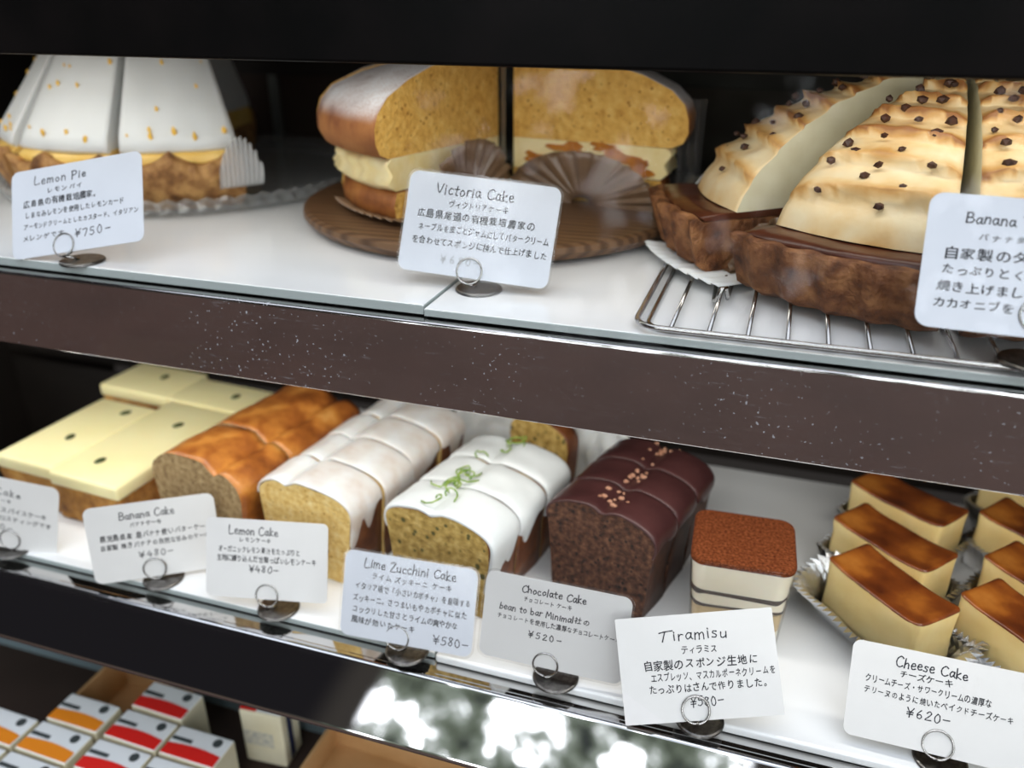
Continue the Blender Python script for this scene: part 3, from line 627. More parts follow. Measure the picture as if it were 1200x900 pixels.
def paper_fan(name, label, pos, ang, rad, hgt, lean, nple=22, mats='browncup', foot=.03):
    root = thing(name, label, 'baking cup', pos, 0, 'brown baking cups'); d = Vector((math.cos(ang), math.sin(ang), 0)); n = Vector((d.y, -d.x, 0))
    def fn(u, v):
        th = PI * u; r = .12 + .88 * v; z = math.sin(th) * r * hgt; x = -math.cos(th) * r * rad
        pl = (math.sin(u * nple * PI * 2 + 1.8 * math.sin(u * 9)) * .0021 + .0012 * math.sin(u * nple * PI * 3.3 + 1)) * v
        return d * x + n * (.001 + lean * z + pl + .0026 * v) + Vector((0, 0, .0008 + z))
    o = solid(obj('pleated_wall', grid_bm(nple * 6, 7, fn), mats, root, smooth=True), .0002)
    def fl(u, v): return d * (-rad + 2 * rad * u) * (1 - .12 * v) + n * (.0065 - (.0065 + foot) * v) + Vector((0, 0, .0004))
    solid(obj('flat_base', grid_bm(6, 3, fl), mats, root), .0002)
    return root
dL = Vector((math.cos(DG(253)), math.sin(DG(253)), 0)); dR = Vector((math.cos(DG(352)), math.sin(DG(352)), 0))
paper_fan('baking_cup', 'brown pleated paper cup folded up the cut side of the left Victoria cake slice', VA + dL * .062 + Vector((-.0025, -.001, -.0012)) + Vector((.0075, 0, 0)), DG(253 + 180), .058, .055, .10, 13)
paper_fan('baking_cup', 'brown pleated paper cup folded up before the slice with jam showing', VA + dR * .070 + Vector((.004, -.0085, -.0012)), DG(352), .068, .044, .12, 15)
# scalloped paper edge under the left slice's rim
def rim_paper(label, c, a0, a1, r0, r1, mats, name='baking_cup', h=.006, arch=0):
    root = thing(name, label, 'baking cup', c, 0, 'brown baking cups')
    def fn(u, v):
        a = a0 + (a1 - a0) * u; w = math.sin(u * 60) * .0018 * v; r = r0 + (r1 - r0) * v
        return Vector(((r + w) * math.cos(a), (r + w) * math.sin(a), .0005 + h * v * v * (1 - arch + arch * math.sin(PI * u) ** .6) + .0015 * v * math.sin(u * 60)))
    solid(obj('paper', grid_bm(120, 6, fn), mats, root, smooth=True), .0002); return root
rim_paper('scalloped brown paper edge sticking out below the left Victoria slice', VA + Vector((0, 0, -.0012)), DG(214), DG(256), .10, .146, 'browncup')
# clear film standing along the cut faces
def film(parent_label, c, ang, r0, r1, z0, z1, side):
    d = Vector((math.cos(ang), math.sin(ang), 0)); n = Vector((d.y, -d.x, 0)) * side
    o = obj('cake_film', grid_bm(14, 6, lambda u, v: d * (r0 + (r1 - r0) * u) + n * (.003 + .002 * math.sin(u * 9 + v * 2)) + Vector((0, 0, z0 + (z1 - z0) * v))), 'film', loc=c, smooth=True)
    return tag(o, parent_label, 'cake film', 'clear cake films')
film('clear film strip standing at the inner end of the Victoria cake gap', VA, DG(300), .004, .016, .03, .13, 1)
film('clear film edge at the outer end of the right Victoria slice', VA, DG(357), .149, .168, .012, .085, 1)

for lab_, p0_, p1_ in (('clear film with a white edge highlight beside the left Victoria slice', (-.395, .30, UZ + .052), (-.375, .31, UZ + .060)), ('clear film with a white edge highlight between the Victoria cake and the tart', (-.088, .25, UZ + .012), (-.062, .27, UZ + .050))):
    c_ = Vector(p0_); e_ = Vector(p1_) - c_
    f_ = obj('cake_film', grid_bm(10, 6, lambda u, v: e_ * u + Vector((-.012 * v, .016 * v, -.010 * v * (1 - u) - .004 * math.sin(v * 3)))), 'film', loc=c_, smooth=True)
    tag(f_, lab_, 'cake film', 'clear cake films')
    obj('edge_highlight', tube_bm([(0, 0, 0), e_ * .5 + Vector((0, 0, .001)), e_], .0008, 8), 'wax', f_, smooth=True)  # opaque white tube painting in the highlight along the clear film's edge

# ------------------------------------------------------------------ lemon pie on a glass plate
LP = Vector((-.580, .330, UZ + .0092))
def plate(label, c, R_):
    root = thing('glass_plate', label, 'plate', c)
    prof = [(.02, .0), (.11, .0), (.166, .0005), (.176, .005), (R_ - .012, .010), (R_, .015), (R_ - .002, .0165), (R_ - .014, .012), (.175, .0068), (.165, .0028), (.11, .0026), (.02, .0026)]
    n = 144
    secs = [[((r + (.0012 * math.cos(k * PI) if r > .13 else 0)) * math.cos(k * 2 * PI / n), (r) * math.sin(k * 2 * PI / n), z + (.0016 * math.cos(k * PI) if .17 < r < R_ - .001 else 0)) for k in range(n)] for r, z in prof]
    obj('fluted_dish', loft_bm(secs), 'plateglass', root); return root
plate('clear fluted glass plate under the lemon pie slices', (-.581, .338, UZ + .0018), .183)
def pie(a0, a1, off, label, seed):
    root = thing('lemon_pie_slice', label, 'pie slice', LP + Vector(off) + Vector((0, 0, -.004)), 0, 'lemon pie slices'); a0, a1 = DG(a0), DG(a1); n = 40
    def crf(a, r, z, k):
        if z > .03: z = z - .011 * abs(math.sin((a - a0) / (a1 - a0) * PI * 2.0 + .5)) * (r > .152) + .003
        return r, z
    obj('crust', sector_bm([(0, 0), (.148, 0), (.157, .006), (.163, .02), (.167, .036), (.167, .047), (.160, .048), (.156, .036), (0, .03)], a0, a1, n, .0042, 110, seed, 0, crf), ['piecrust'], root)
    obj('custard', sector_bm([(0, .031), (.156, .033), (.160, .045), (.150, .051), (0, .052)], a0 + .004, a1 - .004, 20, .001, 60, seed, 0), ['custard'], root)
    am = (a0 + a1) / 2; wa = (a1 - a0) / 2
    bm = sector_bm([(0, .050), (.153, .048), (.157, .052), (.153, .062), (.110, .120), (.100, .128), (.085, .131), (0, .134)], a0 + .006, a1 - .006, 20, .0022, 45, seed + 9, 0)
    obj('meringue', bm, ['meringue'], root)
    rnd = random.Random(seed)
    for i in range(11):
        a = a0 + (a1 - a0) * rnd.uniform(.08, .92); q = rnd.random() if i > 4 else rnd.uniform(0, .12)
        r = .1545 - (.1545 - .110) * q; z = .060 + .060 * q
        nd = Vector((math.cos(a) * .81, math.sin(a) * .81, .59)); p = Vector((r * math.cos(a), r * math.sin(a), z))
        s = rnd.uniform(.0012, .0028); bm = bmesh.new(); bmesh.ops.create_icosphere(bm, subdivisions=1, radius=1)
        for v in bm.verts: v.co = Vector((v.co.x * s * rnd.uniform(.6, 1.2), v.co.y * s * .6, v.co.z * s * rnd.uniform(.8, 1.9))) * 1 + p + nd * .0006
        obj('zest_crumb', bm, 'gold', root)
    return root
pie(288.5, 324, (0, 0, 0), 'lemon pie slice right of the card, white meringue with zest specks and scalloped crust', 3)
pie(250, 286.5, (-.002, -.001, 0), 'lemon pie slice behind the Lemon Pie card, crust partly hidden', 5)
pie(101, 140, (.0, .004, 0), 'far lemon pie slice peeking out white behind the right-hand pie slice', 8)
pie(213, 248, (-.006, 0, 0), 'lemon pie slice at the left edge of the upper shelf', 11)
rim_paper('white pleated paper cup around the right lemon pie crust', LP + Vector((0, 0, .014)), DG(316), DG(329), .165, .171, 'glassine', h=.042, arch=.8)

# ------------------------------------------------------------------ wire rack and banana tart
rack = thing('wire_rack', 'rectangular chrome wire cooling rack under the banana tart', 'cooling rack', (0, 0, UZ))
X0, X1, Y0, Y1, ZR = -.073, .30, .0535, .41, .0046
def rackpath(x0, x1, y0, y1, r, z):
    return [(cx + px, cy + py, z) for px, py in [(p[0], p[1]) for p in rrect(x1 - x0, y1 - y0, r, 6)] for cx, cy in [((x0 + x1) / 2, (y0 + y1) / 2)]]
obj('frame', tube_bm(rackpath(X0, X1, Y0, Y1, .014, ZR), .0018, 8, closed=True), 'chrome', rack, smooth=True)
obj('frame', tube_bm(rackpath(X0 + .006, X1 - .006, Y0 + .006, Y1 - .006, .012, ZR - .0028), .0014, 8, closed=True), 'chrome', rack, smooth=True)
x = X0 + .021
while x < X1 - .01:
    obj('wire', tube_bm([(x, Y0 + .001, ZR), (x, Y1 - .001, ZR)], .0013, 6), 'chrome', rack, smooth=True); x += .021
obj('foot', tube_bm([(-.036, .150, ZR - .0006), (-.034, .112, ZR - .0004), (-.032, .106, ZR + .002), (-.0295, .106, ZR + .010), (-.027, .107, ZR + .010), (-.026, .112, ZR + .002), (-.026, .15, ZR - .0006)], .0014, 8), 'chrome', rack, smooth=True)
TP = Vector((.100, .250, UZ + ZR + .0014))
def tart(a0, a1, off, label, seed, nibs):
    root = thing('banana_tart_slice', label, 'tart slice', TP + Vector(off), 0, 'banana tart slices'); A0, A1 = DG(a0), DG(a1); am = (A0 + A1) / 2
    def crf(a, r, z, k):
        return (r + .0022 * math.cos(a * 44) * (r > .15), z)
    obj('crust', sector_bm([(0, 0), (.160, 0), (.168, .005), (.170, .012), (.1745, .026), (.177, .036), (.172, .0375), (.166, .034), (0, .031)], A0, A1, 60, .0018, 120, seed, 0, crf), ['tartcrust'], root)
    obj('filling', sector_bm([(0, .0312), (.167, .0345), (.168, .0365), (.155, .038), (0, .038)], A0 + .002, A1 - .002, 24, .0012, 80, seed + 2, 0), ['ganache'], root)
    # toasted meringue dome with folded ridges running straight across the slice
    def dome(r):
        pr = [(0, .121), (.03, .117), (.07, .104), (.10, .087), (.125, .066), (.138, .049), (.143, .037)]
        for (ra, za), (rb, zb) in zip(pr, pr[1:]):
            if r <= rb: return za + (zb - za) * (r - ra) / (rb - ra)
        return .036
    bm = bmesh.new(); lay = bm.verts.layers.float.new('toast'); nu, nv = 26, 74; G = []
    for i in range(nu + 1):
        a = A0 + .003 + (A1 - A0 - .006) * i / nu; row = []
        for j in range(nv + 1):
            r = .1425 * j / nv; s = r * math.cos(a - am) * .55 + r * .45
            ph = (s + .0022 * nz3(a * 2 + seed, s * 20, 0, 1)) / .0185; fr = ph - math.floor(ph)
            k = min(1, r / .03) * min(1, (.1445 - r) / .010)
            k *= min(1, .25 + min(i, nu - i) / 4)
            lift = (fr ** 1.6) * .0088 * k if fr < .9 else (1 - fr) / .1 * .0088 * k
            z = dome(r) + lift * .75 + .0013 * nz3(r * 60, a * 9, seed, 1) * k
            v = bm.verts.new((r * math.cos(a) + math.cos(a) * lift * .6, r * math.sin(a) + math.sin(a) * lift * .6, max(z, .0365)))
            hi = max(0, (fr - .45) / .5) ** 1.5 if fr < .93 else .25
            v[lay] = min(1, (.26 + 1.0 * hi) * (.62 + .42 * min(1, (.150 - r) / .06)) * (.8 + .6 * nz3(r * 30, a * 5, seed + 5, 1)))
            row.append(v)
        G.append(row)
    for i in range(nu):
        for j in range(nv):
            f = bm.faces.new((G[i][j], G[i][j + 1], G[i + 1][j + 1], G[i + 1][j])) if j else bm.faces.new((G[i][0], G[i][1], G[i + 1][1])); f.smooth = True
    for row in (G[0], G[-1]):
        lo = [bm.verts.new((v.co.x * .999, v.co.y * .999, .037)) for v in row]
        for j in range(nv):
            f = bm.faces.new((row[j], row[j + 1], lo[j + 1], lo[j])); f.material_index = 1
    bmesh.ops.remove_doubles(bm, verts=bm.verts, dist=1e-6)
    obj('meringue', bm, ['toast', 'creamcut'], root)
    rnd = random.Random(seed)
    for i in range(nibs):
        a = A0 + (A1 - A0) * (.08 + .84 * ((i * .618 + rnd.uniform(-.08, .08)) % 1)); r = .137 * math.sqrt(max(.02, min(.97, (i + .5) / nibs + rnd.uniform(-.05, .05))))
        s = rnd.uniform(.0021, .0038); bm = bmesh.new(); bmesh.ops.create_icosphere(bm, subdivisions=1, radius=s)
        for v in bm.verts: v.co = Vector((v.co.x * rnd.uniform(.7, 1.3), v.co.y * rnd.uniform(.6, 1.1), v.co.z * rnd.uniform(.6, 1))) + Vector((r * math.cos(a), r * math.sin(a), dome(r) + .0062))
        obj('cacao_nib', bm, 'nib', root)
    return root
tart(223, 266, (0, 0, 0), 'front banana tart slice, ridged toasted meringue over a dark crust rim', 2, 24)
tart(183, 221, (-.022, .020, 0), 'left banana tart slice set apart, pale cream cut face showing', 6, 18)
tart(268.5, 308, (.004, 0, 0), 'banana tart slice behind the price card at the right edge', 9, 20)
tart(311, 345, (.006, .008, 0), 'rear right banana tart slice behind the others', 13, 12)
tart(60, 110, (.0, .012, 0), 'far banana tart slice at the back of the rack', 17, 10)
rim_paper('white waxed paper edge under the left banana tart slice', TP + Vector((-.022, .020, -.0010)), DG(196), DG(232), .13, .181, 'wax', h=.003)
fan = paper_fan('baking_cup', 'dark pleated paper cup between the left and front tart slices', TP + Vector((-.106, -.0575, 0)), DG(41), .036, .034, .10, 11)
solid_spot = None

# ------------------------------------------------------------------ loaf cakes
def loaf_profile(w, h, side, crack=0, cx=-.1, n=26, seed=0):
    """half-open outline from bottom left over the dome to bottom right"""
    P = [(-.44 * w, .0), (-.455 * w, .3 * side), (-.475 * w, .65 * side), (-.495 * w, .92 * side)]
    for k in range(n + 1):
        t = PI - PI * k / n; x = .5 * w * math.cos(t); z = side + (h - side) * (math.sin(t) ** .75 if 0 < k < n else 0)
        z -= crack * math.exp(-((x / w - cx) / .07) ** 2)
        P.append((x, z))
    P += [(.495 * w, .92 * side), (.475 * w, .65 * side), (.455 * w, .3 * side), (.44 * w, 0)]
    return P
def loaf_slice(name, label, cat, group, P, y0, y1, pos, rotz, mats, icing=None, seed=0, tilt=0):
    root = thing(name, label, cat, pos, rotz, group)
    ny = max(3, int((y1 - y0) / .006)); secs = []
    for j in range(ny + 1):
        y = y0 + (y1 - y0) * j / ny
        secs.append([(x + .0016 * nz3(x * 40 + seed, y * 40, z * 40, 1), y + (.0008 * nz3(x * 90, z * 90, seed, 1) if j in (0, ny) else 0), max(0, z + (.0022 * nz3(x * 35 + 7, y * 35 + seed, z * 30, 1) if z > .01 else 0))) for x, z in P])
    bm = loft_bm(secs)
    bm.normal_update()
    for f in bm.faces:
        if len(f.verts) > 6: f.material_index = 1
        else: f.smooth = True
    obj('cake', bm, mats, root)
    if icing:
        i0, i1, th, drip, im, = icing[:5]; dens = icing[5] if len(icing) > 5 else 40; front = icing[6] if len(icing) > 6 else 0
        Q = P[i0:i1]; nq = len(Q) * 2 - 1; pts = []
        for a, b in zip(Q, Q[1:]): pts += [a, ((a[0] + b[0]) / 2, (a[1] + b[1]) / 2)]
        pts.append(Q[-1]); nyi = max(6, int((y1 - y0) / .0028)); W0 = max(abs(p[0]) for p in P)
        bm = bmesh.new(); G = []
        right = P[i1 - 1:]; left = P[:i0 + 1][::-1]
        def down(path, d):
            out = (path[0][0], path[0][1])
            for a, b in zip(path, path[1:]):
                L = math.hypot(b[0] - a[0], b[1] - a[1])
                if d <= L: return (a[0] + (b[0] - a[0]) * d / L, a[1] + (b[1] - a[1]) * d / L)
                d -= L; out = b
            return out
        for j in range(nyi + 1):
            y = y0 - .0008 + (y1 - y0 + .0006) * j / nyi
            def dl(s): return max(.05 * drip, drip * (.5 + 1.9 * nz3(y * dens * 1.7 + seed * 3.1, s, seed, 1) + .5 * nz3(y * dens * 4, s + 5, seed, 1)))
            dr, d2 = dl(1.5), dl(8.5)
            if front: dr = max(dr, front * math.exp(-((y - .006) / .0055) ** 2))
            row = [down(left, d2 * k / 5) for k in (5, 4, 3, 2, 1)] + pts + [down(right, dr * k / 6) for k in (1, 2, 3, 4, 5, 6)]
            out = []
            for k, (x, z) in enumerate(row):
                a = row[max(k - 1, 0)]; b = row[min(k + 1, len(row) - 1)]; tx, tz = b[0] - a[0], b[1] - a[1]; L = math.hypot(tx, tz) or 1
                nx, nzz = -tz / L, tx / L
                e = min(k, len(row) - 1 - k); ed = min(1, .15 + e / 4)
                ey = min(1, .35 + min(j, nyi - j) / 2)
                q = th * ed * ey * (1 + .35 * nz3(x * 60, y * 60, seed, 1)) + .0010 + .0016 * nz3(x * 35 + 7, y * 35 + seed, z * 30, 1) * .6
                out.append(bm.verts.new((x + nx * q, y, z + nzz * q)))
            G.append(out)
        for A, B in zip(G, G[1:]):
            for k in range(len(A) - 1): bm.faces.new((A[k], A[k + 1], B[k + 1], B[k]))
        o = obj('icing' if icing[4] != 'glaze' else 'chocolate_glaze', bm, im, root, smooth=True); solid(o, th * 1.2, -1)
        o.modifiers['thickness'].use_rim = True; sub(o, 1)
    return root
LZ1 = LZ + .0002
def along(base, rot, d): return Vector(base) + Vector((-math.sin(rot), math.cos(rot), 0)) * d

# lemon cake
w = .088; P = loaf_profile(w, .080, .062, .005, -.17); LB, LR = (-.317, .069, LZ1), math.radians(-9)
labs = ['front slice of the thin-iced lemon loaf, pale yellow cut face', 'second slice of the thin-iced lemon loaf', 'third slice of the thin-iced lemon loaf', 'rearmost slice of the thin-iced lemon loaf, white icing drip on its side']
for i, d in enumerate((0, .041, .083, .124)):
    r = loaf_slice('lemon_cake_slice', labs[i], 'cake slice', 'lemon loaf slices', P, 0, .0402, along(LB, LR, d) + Vector((.002 * (i % 2), 0, 0)), LR, ['loafcrust', 'lemcrumb'], (4, 31, .0016, .017, 'thinicing', 45, .026 if i == 0 else 0), seed=i + 1)
# lime zucchini cake
w = .090; P = loaf_profile(w, .078, .060, .004, -.05); MB, MR = (-.207, .067, LZ1), math.radians(-12)
labs = ['front slice of the lime loaf, green-flecked brown cut face and long icing drip', 'middle slice of the lime loaf under thick white icing', 'rear slice of the lime loaf under thick white icing']
for i, d in enumerate((0, .041, .083)):
    r = loaf_slice('lime_zucchini_cake_slice', labs[i], 'cake slice', 'lime loaf slices', P, 0, .0402, along(MB, MR, d), MR, ['loafcrust', 'limecrumb'], (4, 31, .0030, .026, 'icing', 48, .044 if i == 0 else 0), seed=i + 21)
    rnd = random.Random(i + 3)
    for k in range(6 if i < 2 else 3):
        y = .006 + .034 * rnd.random(); x = -.006 + rnd.uniform(-.009, .009) + (0 if i else -.004); z = .0815
        pts = []; a = rnd.uniform(0, 6.28); L = rnd.uniform(.008, .015); cv = rnd.uniform(2.5, 6) * rnd.choice((-1, 1))
        for q in range(9):
            t = q / 8; ang = a + cv * t
            pts.append((x + math.cos(ang) * L * t * .8, y + math.sin(ang) * L * t, z + .0035 * math.sin(PI * t) * rnd.uniform(.4, 1)))
        obj('lime_zest', tube_bm(pts, .00065, 6), 'zest', r, smooth=True)
# chocolate cake
w = .086; P = loaf_profile(w, .083, .064, .005, .02); CB, CR = (-.0955, .101, LZ1 + .001), math.radians(-15)
labs = ['front slice of the dark chocolate loaf, open brown crumb facing the glass', 'middle slice of the dark chocolate loaf', 'rear slice of the dark chocolate loaf']
for i, d in enumerate((0, .0372, .0744)):
    r = loaf_slice('chocolate_cake_slice', labs[i], 'cake slice', 'chocolate loaf slices', P, 0, .0362, along(CB, CR, d), CR, ['choccrust', 'choccrumb'], (4, 31, .0016, .008, 'glaze', 30), seed=i + 41)
    rnd = random.Random(i + 8)
    for k in range(12):
        y = rnd.uniform(.004, .034); x = rnd.gauss(.001, .006); s = rnd.uniform(.0012, .0026)
        bm = bmesh.new(); bmesh.ops.create_icosphere(bm, subdivisions=1, radius=s)
        z = .064 + .019 * math.sqrt(max(0, 1 - (x / .043) ** 2)) - .003 * math.exp(-((x / w - .02) / .07) ** 2) + .0022
        for v in bm.verts: v.co = Vector((v.co.x * rnd.uniform(.7, 1.3), v.co.y * rnd.uniform(.7, 1.2), v.co.z * .7)) + Vector((x, y, z))
        obj('cacao_nib', bm, 'paleNib', r)
# banana cake
w = .098; P = loaf_profile(w, .082, .056, .008, .22); BB, BR = (-.4185, .074, LZ1), math.radians(-10)
labs = ['front piece of the bare banana loaf, grey-brown cut face', 'rear piece of the bare banana loaf with glossy orange-brown crust']
for i, (d, L) in enumerate(((0, .058), (.0588, .095))):
    r = loaf_slice('banana_cake_slice', labs[i], 'cake slice', 'banana loaf slices', P, 0, L, along(BB, BR, d), BR, ['bancrust', 'bancrumb'], None, seed=i * 0 + 61)
# spare slice standing behind the lime loaf, wrapped pieces behind
P = loaf_profile(.062, .080, .060)
loaf_slice('lime_zucchini_cake_slice', 'yellowish bare slice standing upright behind the lime loaf', 'cake slice', None, P, 0, .018, (-.178, .225, LZ1), math.radians(-20), ['loafcrust', 'limecrumb'], None, seed=77)
def wrap(label, pos, rotz, w, h, d, seed):
    def fn(u, v):
        a = PI * (.05 + .9 * u); x = -w / 2 * math.cos(a); y = d * math.sin(a) - d; z = h * v
        return Vector((x + .006 * nz3(u * 6, v * 5, seed, 1) * v, y + .012 * v + .008 * nz3(u * 7 + 3, v * 4, seed, 1), z * (1 - .12 * nz3(u * 4, 9, seed, 1) - .2 * abs(u - .5))))
    return tag(solid(obj('wrapping_paper', grid_bm(40, 16, fn), 'wax', loc=pos, rotz=rotz, smooth=True), .0004), label, 'wrapping paper', 'white wrapping papers')
wrap('white crumpled paper standing between the lime and chocolate loaves', (-.126, .240, LZ1), math.radians(-30), .066, .075, .02, 1)
wrap('white paper wrapped behind the lemon loaf', (-.238, .285, LZ1), math.radians(-10), .070, .080, .03, 5)

# ------------------------------------------------------------------ carrot cake squares
def carrot(label, x0, x1, y0, y1, pos, seeds, seed):
    root = thing('carrot_cake_block', label, 'cake block', pos, math.radians(-4), 'frosted carrot cake blocks')
    bm = box_bm((x0, y0, 0), (x1, y1, .034), .002, 2); bmesh.ops.subdivide_edges(bm, edges=[e for e in bm.edges if e.calc_length() > .02], cuts=8, use_grid_fill=True)
    for v in bm.verts:
        if v.co.z > .001:
            d = .0016 * nz3(v.co.x * 90 + seed, v.co.y * 90, v.co.z * 90, 1); v.co += Vector((d, d, 0))
    obj('sponge', bm, 'carrotcrumb', root, smooth=True)
    obj('frosting', box_bm((x0 - .0012, y0 - .0018, .0335), (x1 + .0012, y1, .047), .0032, 3), 'frost', root, smooth=True)
    for sx_, sy_ in seeds:
        bm = bmesh.new(); bmesh.ops.create_uvsphere(bm, u_segments=12, v_segments=8, radius=1)
        for v in bm.verts: v.co = Vector((v.co.x * .0036, v.co.y * .0056, v.co.z * .0014)) 
        o = obj('pumpkin_seed', bm, 'seed', root, loc=(sx_, sy_, .0476), rotz=random.uniform(-.6, .6), smooth=True)
CB0 = (-.49, .064, LZ1)
carrot('front right cream-topped carrot cake block with two dark seeds', -.074, 0, 0, .145, CB0, [(-.046, .028), (-.030, .105)], 1)
carrot('front left cream-topped carrot cake block, cut off by the card', -.142, -.0755, .004, .125, CB0, [(-.105, .05), (-.095, .118 - .012)], 2)
carrot('rear left cream-topped carrot cake block, set back', -.172, -.085, .149, .21, CB0, [(-.12, .185)], 3)
carrot('rear right cream-topped carrot cake block behind the banana loaf', -.0835, .012, .149, .20, CB0, [(-.02, .175)], 4)

# ------------------------------------------------------------------ tiramisu
TB = Vector((.0035, .115, LZ + .0012))
root = thing('tiramisu_cup', 'square clear plastic cup of layered tiramisu dusted with cocoa', 'dessert cup', TB, math.radians(3))
def layer(name, z0, z1, m, ins=.0, wav=0, seed=0):
    secs = []
    for z in (z0, z1):
        s = .0585 + .0085 * (z / .07) - ins * 2
        secs.append([(x, y, z + (wav * nz3(x * 90, y * 90, z * 50 + seed, 1) if True else 0)) for x, y in rrect(s * 1.02, s * .92, .010, 10)])
    return obj(name, loft_bm(secs), m, root)
layer('cream_layer', .0012, .014, 'mascarpone', .0008, .0)
layer('sponge_layer', .0142, .030, 'sponge', .0009, .001, 1)
layer('cocoa_layer', .0302, .0322, 'coffee', .0004, .0030, 2)
layer('sponge_layer', .0324, .0415, 'mascarpone', .0008, .001, 3)
layer('cocoa_layer', .0415, .0442, 'coffee', .0003, .0040, 4)
layer('cream_layer', .0444, .0665, 'mascarpone', .0006, 0)
s = .0585 + .0085
secs = [[(x, y, z) for x, y in rrect(s * 1.02 - i, s * .92 - i, .010, 10)] for z, i in ((.0662, -.0004), (.0690, -.0010), (.0708, .0004), (.0714, .003))]
bm = loft_bm(secs); obj('cocoa_topping', bm, 'cocoa', root, smooth=False)
secs = [[(x, y, z) for x, y in rrect((.0585 + .0085 * z / .07) * 1.02 + .001, (.0585 + .0085 * z / .07) * .92 + .001, .0105, 10)] for z in (0, .035, .0695)]
bm = loft_bm(secs); bm.faces.remove(bm.faces[-1]) if False else None
obj('plastic_cup', bm, 'cup', root, smooth=False)

# ------------------------------------------------------------------ cheesecake bars in foil
def foil_cup(root, L, Wd, h, flare, seed):
    n = 130
    base = rrect(L + .004, Wd + .004, .006, 8); m = len(base)
    def at(t):
        q = t * m; i = int(q) % m; f = q - int(q); a, b = base[i], base[(i + 1) % m]; return (a[0] + (b[0] - a[0]) * f, a[1] + (b[1] - a[1]) * f)
    # resample evenly
    per = [0]
    for a, b in zip(base, base[1:] + base[:1]): per.append(per[-1] + math.hypot(b[0] - a[0], b[1] - a[1]))
    tot = per[-1]
    def atl(s):
        s %= tot
        for i in range(m):
            if s <= per[i + 1]:
                f = (s - per[i]) / max(1e-9, per[i + 1] - per[i]); a, b = base[i], base[(i + 1) % m]; return (a[0] + (b[0] - a[0]) * f, a[1] + (b[1] - a[1]) * f)
    secs = []
    for v in range(7):
        V_ = v / 6; loop = []
        for k in range(n):
            x, y = atl(tot * k / n); d = Vector((x / (L / 2), y / (Wd / 2), 0)); d = Vector((x * .8 / L, y / Wd, 0)).normalized()
            am = .0026 * (1 if k % 2 else -1) * (.25 + V_); fl = flare * V_ ** 1.3 * (1 + .35 * nz3(x * 40, y * 40, seed, 1))
            p = Vector((x, y, 0)) + d * (fl + am); p.z = .0006 + h * V_ ** .9 * (1 + .14 * nz3(x * 60, y * 60, seed + 3, 1)); loop.append(p)
        secs.append(loop)
    secs = [[Vector((p.x * .05, p.y * .05, .0004)) for p in secs[0]]] + secs
    secs = [secs[0]] + secs[1:]
    bm = loft_bm(secs, cap=False); return obj('foil_wall', bm, 'foil', root)
def bar(label, flabel, pos, rot, L=.080, Wd=.039, h=.046, flare=.005, fh=.022, seed=0, tilt=0):
    fr = thing('foil_case', flabel, 'foil case', pos, rot, 'silver foil cases')
    foil_cup(fr, L, Wd, fh, flare, seed)
    b = thing('cheesecake_bar', label, 'cheesecake bar', Vector(pos) + Vector((0, 0, .0012)), rot, 'cheesecake bars')
    nx, ny, nzv = 16, 8, 6
    def topz(x, y): return h + .0035 * (abs(x) / (L / 2)) ** 4 + .0015 * (abs(y) / (Wd / 2)) ** 4 - .0015 + .001 * nz3(x * 50, y * 50, seed, 1)
    bm = bmesh.new()
    pts = rrect(L, Wd, .0035, 3); 
    # densify long sides
    dense = []
    for a, c in zip(pts, pts[1:] + pts[:1]):
        q = max(1, int(math.hypot(c[0] - a[0], c[1] - a[1]) / .005))
        for k in range(q): dense.append((a[0] + (c[0] - a[0]) * k / q, a[1] + (c[1] - a[1]) * k / q))
    secs = []
    for v in (0, .25, .5, .75, .9, .98):
        secs.append([(x * (1 - .02 * math.sin(v * 3)) + .0006 * nz3(x * 80, v * 5, seed, 1), y * (1 - .03 * math.sin(v * 3)) + .0009 * nz3(x * 60, v * 6, seed + 2, 1), topz(x, y) * v) for x, y in dense])
    R = [[bm.verts.new(p) for p in s_] for s_ in secs]; n = len(dense)
    for A, B in zip(R, R[1:]):
        for k in range(n): bm.faces.new((A[k], A[(k + 1) % n], B[(k + 1) % n], B[k])).smooth = True
    bm.faces.new(R[0][::-1])
    obj('cheesecake', bm, 'cheese', b)
    bm = bmesh.new(); secs = []
    for kk, (s_, dz) in enumerate(((1.0, -.0012), (.985, .0004), (.93, .0010), (.72, .0012), (.45, .0012), (.18, .0012))):
        secs.append([(x * s_, y * s_, topz(x * s_, y * s_) + dz) for x, y in dense])
    R = [[bm.verts.new(p) for p in s_] for s_ in secs]
    for A, B in zip(R, R[1:]):
        for k in range(n): bm.faces.new((A[k], A[(k + 1) % n], B[(k + 1) % n], B[k])).smooth = True
    bm.faces.new(R[-1])
    obj('browned_top', bm, 'cheesetop', b)
ZC = LZ + .0015; RB = math.radians(-47)
bar('front cheesecake bar of the left column, right above its price card', 'silver pleated foil case under the front left cheesecake bar, fanned wide', (.103, .126, ZC), RB, seed=1, flare=.019, fh=.027)
bar('middle cheesecake bar of the left column, brown glossy top', 'foil case under the middle left cheesecake bar', (.1085, .185, ZC), math.radians(-41), seed=2)
bar('rear cheesecake bar of the left column, under the steel band', 'foil case under the rear left cheesecake bar', (.124, .247, ZC), math.radians(-38), seed=3)
bar('front cheesecake bar of the right column, cut by the right edge', 'foil case under the front right cheesecake bar', (.186, .112, ZC), RB, seed=4)
bar('second cheesecake bar from the front in the right column', 'foil case under the second right cheesecake bar', (.209, .165, ZC), math.radians(-43), seed=5)
bar('third cheesecake bar of the right column, darkest brown top', 'foil case under the third right cheesecake bar', (.216, .229, ZC), math.radians(-40), seed=6)
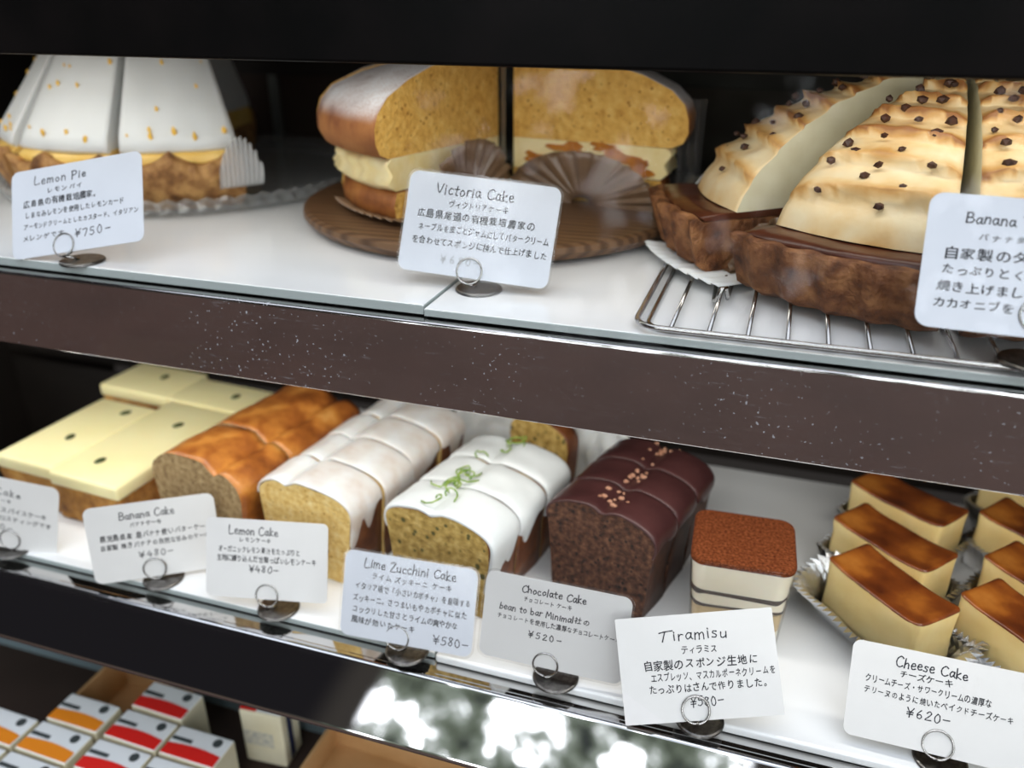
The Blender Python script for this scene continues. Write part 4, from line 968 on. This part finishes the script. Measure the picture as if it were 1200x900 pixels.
bar('rearmost cheesecake bar at the right, just below the steel band', 'foil case under the rearmost right cheesecake bar', (.228, .292, ZC), math.radians(-40), seed=7)

# ------------------------------------------------------------------ small wrapped boxes in the bottom compartment
def small_box(pos, band, label, first=None):
    if first is None:
        root = thing('butter_box', label, 'box', pos, 0, 'small wrapped boxes')
        bm = box_bm((-.0265, -.0150, 0), (.0265, .0150, .056), .0015, 2)
        for f in bm.faces: f.material_index = 0 if f.normal.z > .7 else 1
        obj('carton', bm, ['boxwhite', 'boxside'], root)
        pts = [(-.0255, -.0138)] + [(.0255, -.0138)] + [(.0255, -.0035 - .0)] + [(-.0255 + .051 * (1 - k / 8), -.0035 + .0022 * math.sin(PI * k / 8)) for k in range(1, 8)] + [(-.0255, -.0035)]
        bm = loft_bm([[(x, y, .0561) for x, y in pts], [(x, y, .0564) for x, y in pts]]); obj('colour_band', bm, band, root)
        obj('printed_words', box_bm((-.0250, .0005, .0561), (-.006, .0040, .0563)), 'print', root)
        bm = disc_bm(1, [(.0042, .0561), (.0042, .0563)], 20)
        for v in bm.verts: v.co += Vector((.0150, .0078, 0))
        obj('round_emblem', bm, 'print', root)
        return root
    r = first.copy(); COL.objects.link(r); r.location = pos; r['label'] = label
    for ch in first.children:
        c = ch.copy(); COL.objects.link(c); c.parent = r
    return r
CX = [-.576, -.519, -.459, -.403]; RY = [.037, .003, -.030, -.063]
rowsn = ['back row', 'second row', 'third row', 'front row']
firsts = {}
for ri, ci, colr in ((0, 2, 'red'), (1, 1, 'orange'), (1, 2, 'red'), (1, 3, 'red'), (2, 0, 'orange'), (2, 1, 'orange'), (2, 2, 'red'), (2, 3, 'red'), (3, 0, 'orange'), (3, 1, 'orange'), (3, 2, 'red'), (3, 3, 'red')):
    lab = f'white box with {colr} band, {rowsn[ri]}, ' + ({'orange': {0: 'left', 1: 'right'}, 'red': {2: 'left', 3: 'right'}}[colr][ci]) + f' column of the {colr} ones'
    if ri == 0: lab = 'rearmost white box with red band in the bottom compartment, alone in its row'
    if (ri, ci) == (1, 1): lab = 'rearmost white box with orange band'
    f = small_box((CX[ci], RY[ri], -.1995), colr, lab, firsts.get(colr))
    f.rotation_euler.z = random.uniform(-.02, .02)
    firsts.setdefault(colr, f)
root = thing('packet', 'upright white packet with a red corner and a navy stripe down its side', 'packet', (-.366, .060, -.1995), math.radians(4))
bm = box_bm((-.026, -.014, 0), (.014, .014, .060), .002, 2); obj('paper_pack', bm, 'boxside', root)
obj('white_top', box_bm((-.010, -.0125, .0601), (.0135, .0125, .0606)), 'boxwhite', root)
obj('red_corner', box_bm((-.0255, -.0125, .0601), (-.0100, .0125, .0606)), 'red', root)
obj('printed_words', box_bm((-.0245, -.0146, .022), (.004, -.0141, .038)), 'palegrey', root)
bm = box_bm((.0141, -.006, .004), (.0146, .001, .058)); obj('navy_stripe', bm, 'navy', root)
root = thing('cardboard_box', 'open orange-brown cardboard box at the back of the bottom compartment', 'box', (-.517, .0575, -.1995), math.radians(1))
for a, b in (((-.04, -.03, 0), (.04, -.027, .035)), ((-.04, .027, 0), (.04, .03, .045)), ((-.04, -.027, 0), (-.037, .027, .04)), ((.037, -.027, 0), (.04, .027, .04))):
    obj('panel', box_bm(a, b), 'kraft', root)
obj('bottom', box_bm((-.037, -.027, 0), (.037, .027, .002)), 'kraft', root)
root = thing('cardboard_tray', 'shallow orange-brown cardboard tray right of the small boxes', 'tray', (-.240, .034, -.1995), math.radians(-1))
for a, b in (((-.085, -.05, 0), (.085, -.047, .030)), ((-.085, .047, 0), (.085, .05, .030)), ((-.085, -.047, 0), (-.082, .047, .030)), ((.082, -.047, 0), (.085, .047, .030))):
    obj('side', box_bm(a, b), 'kraft', root)
obj('bottom', box_bm((-.082, -.047, 0), (.082, .047, .003)), 'kraft', root)
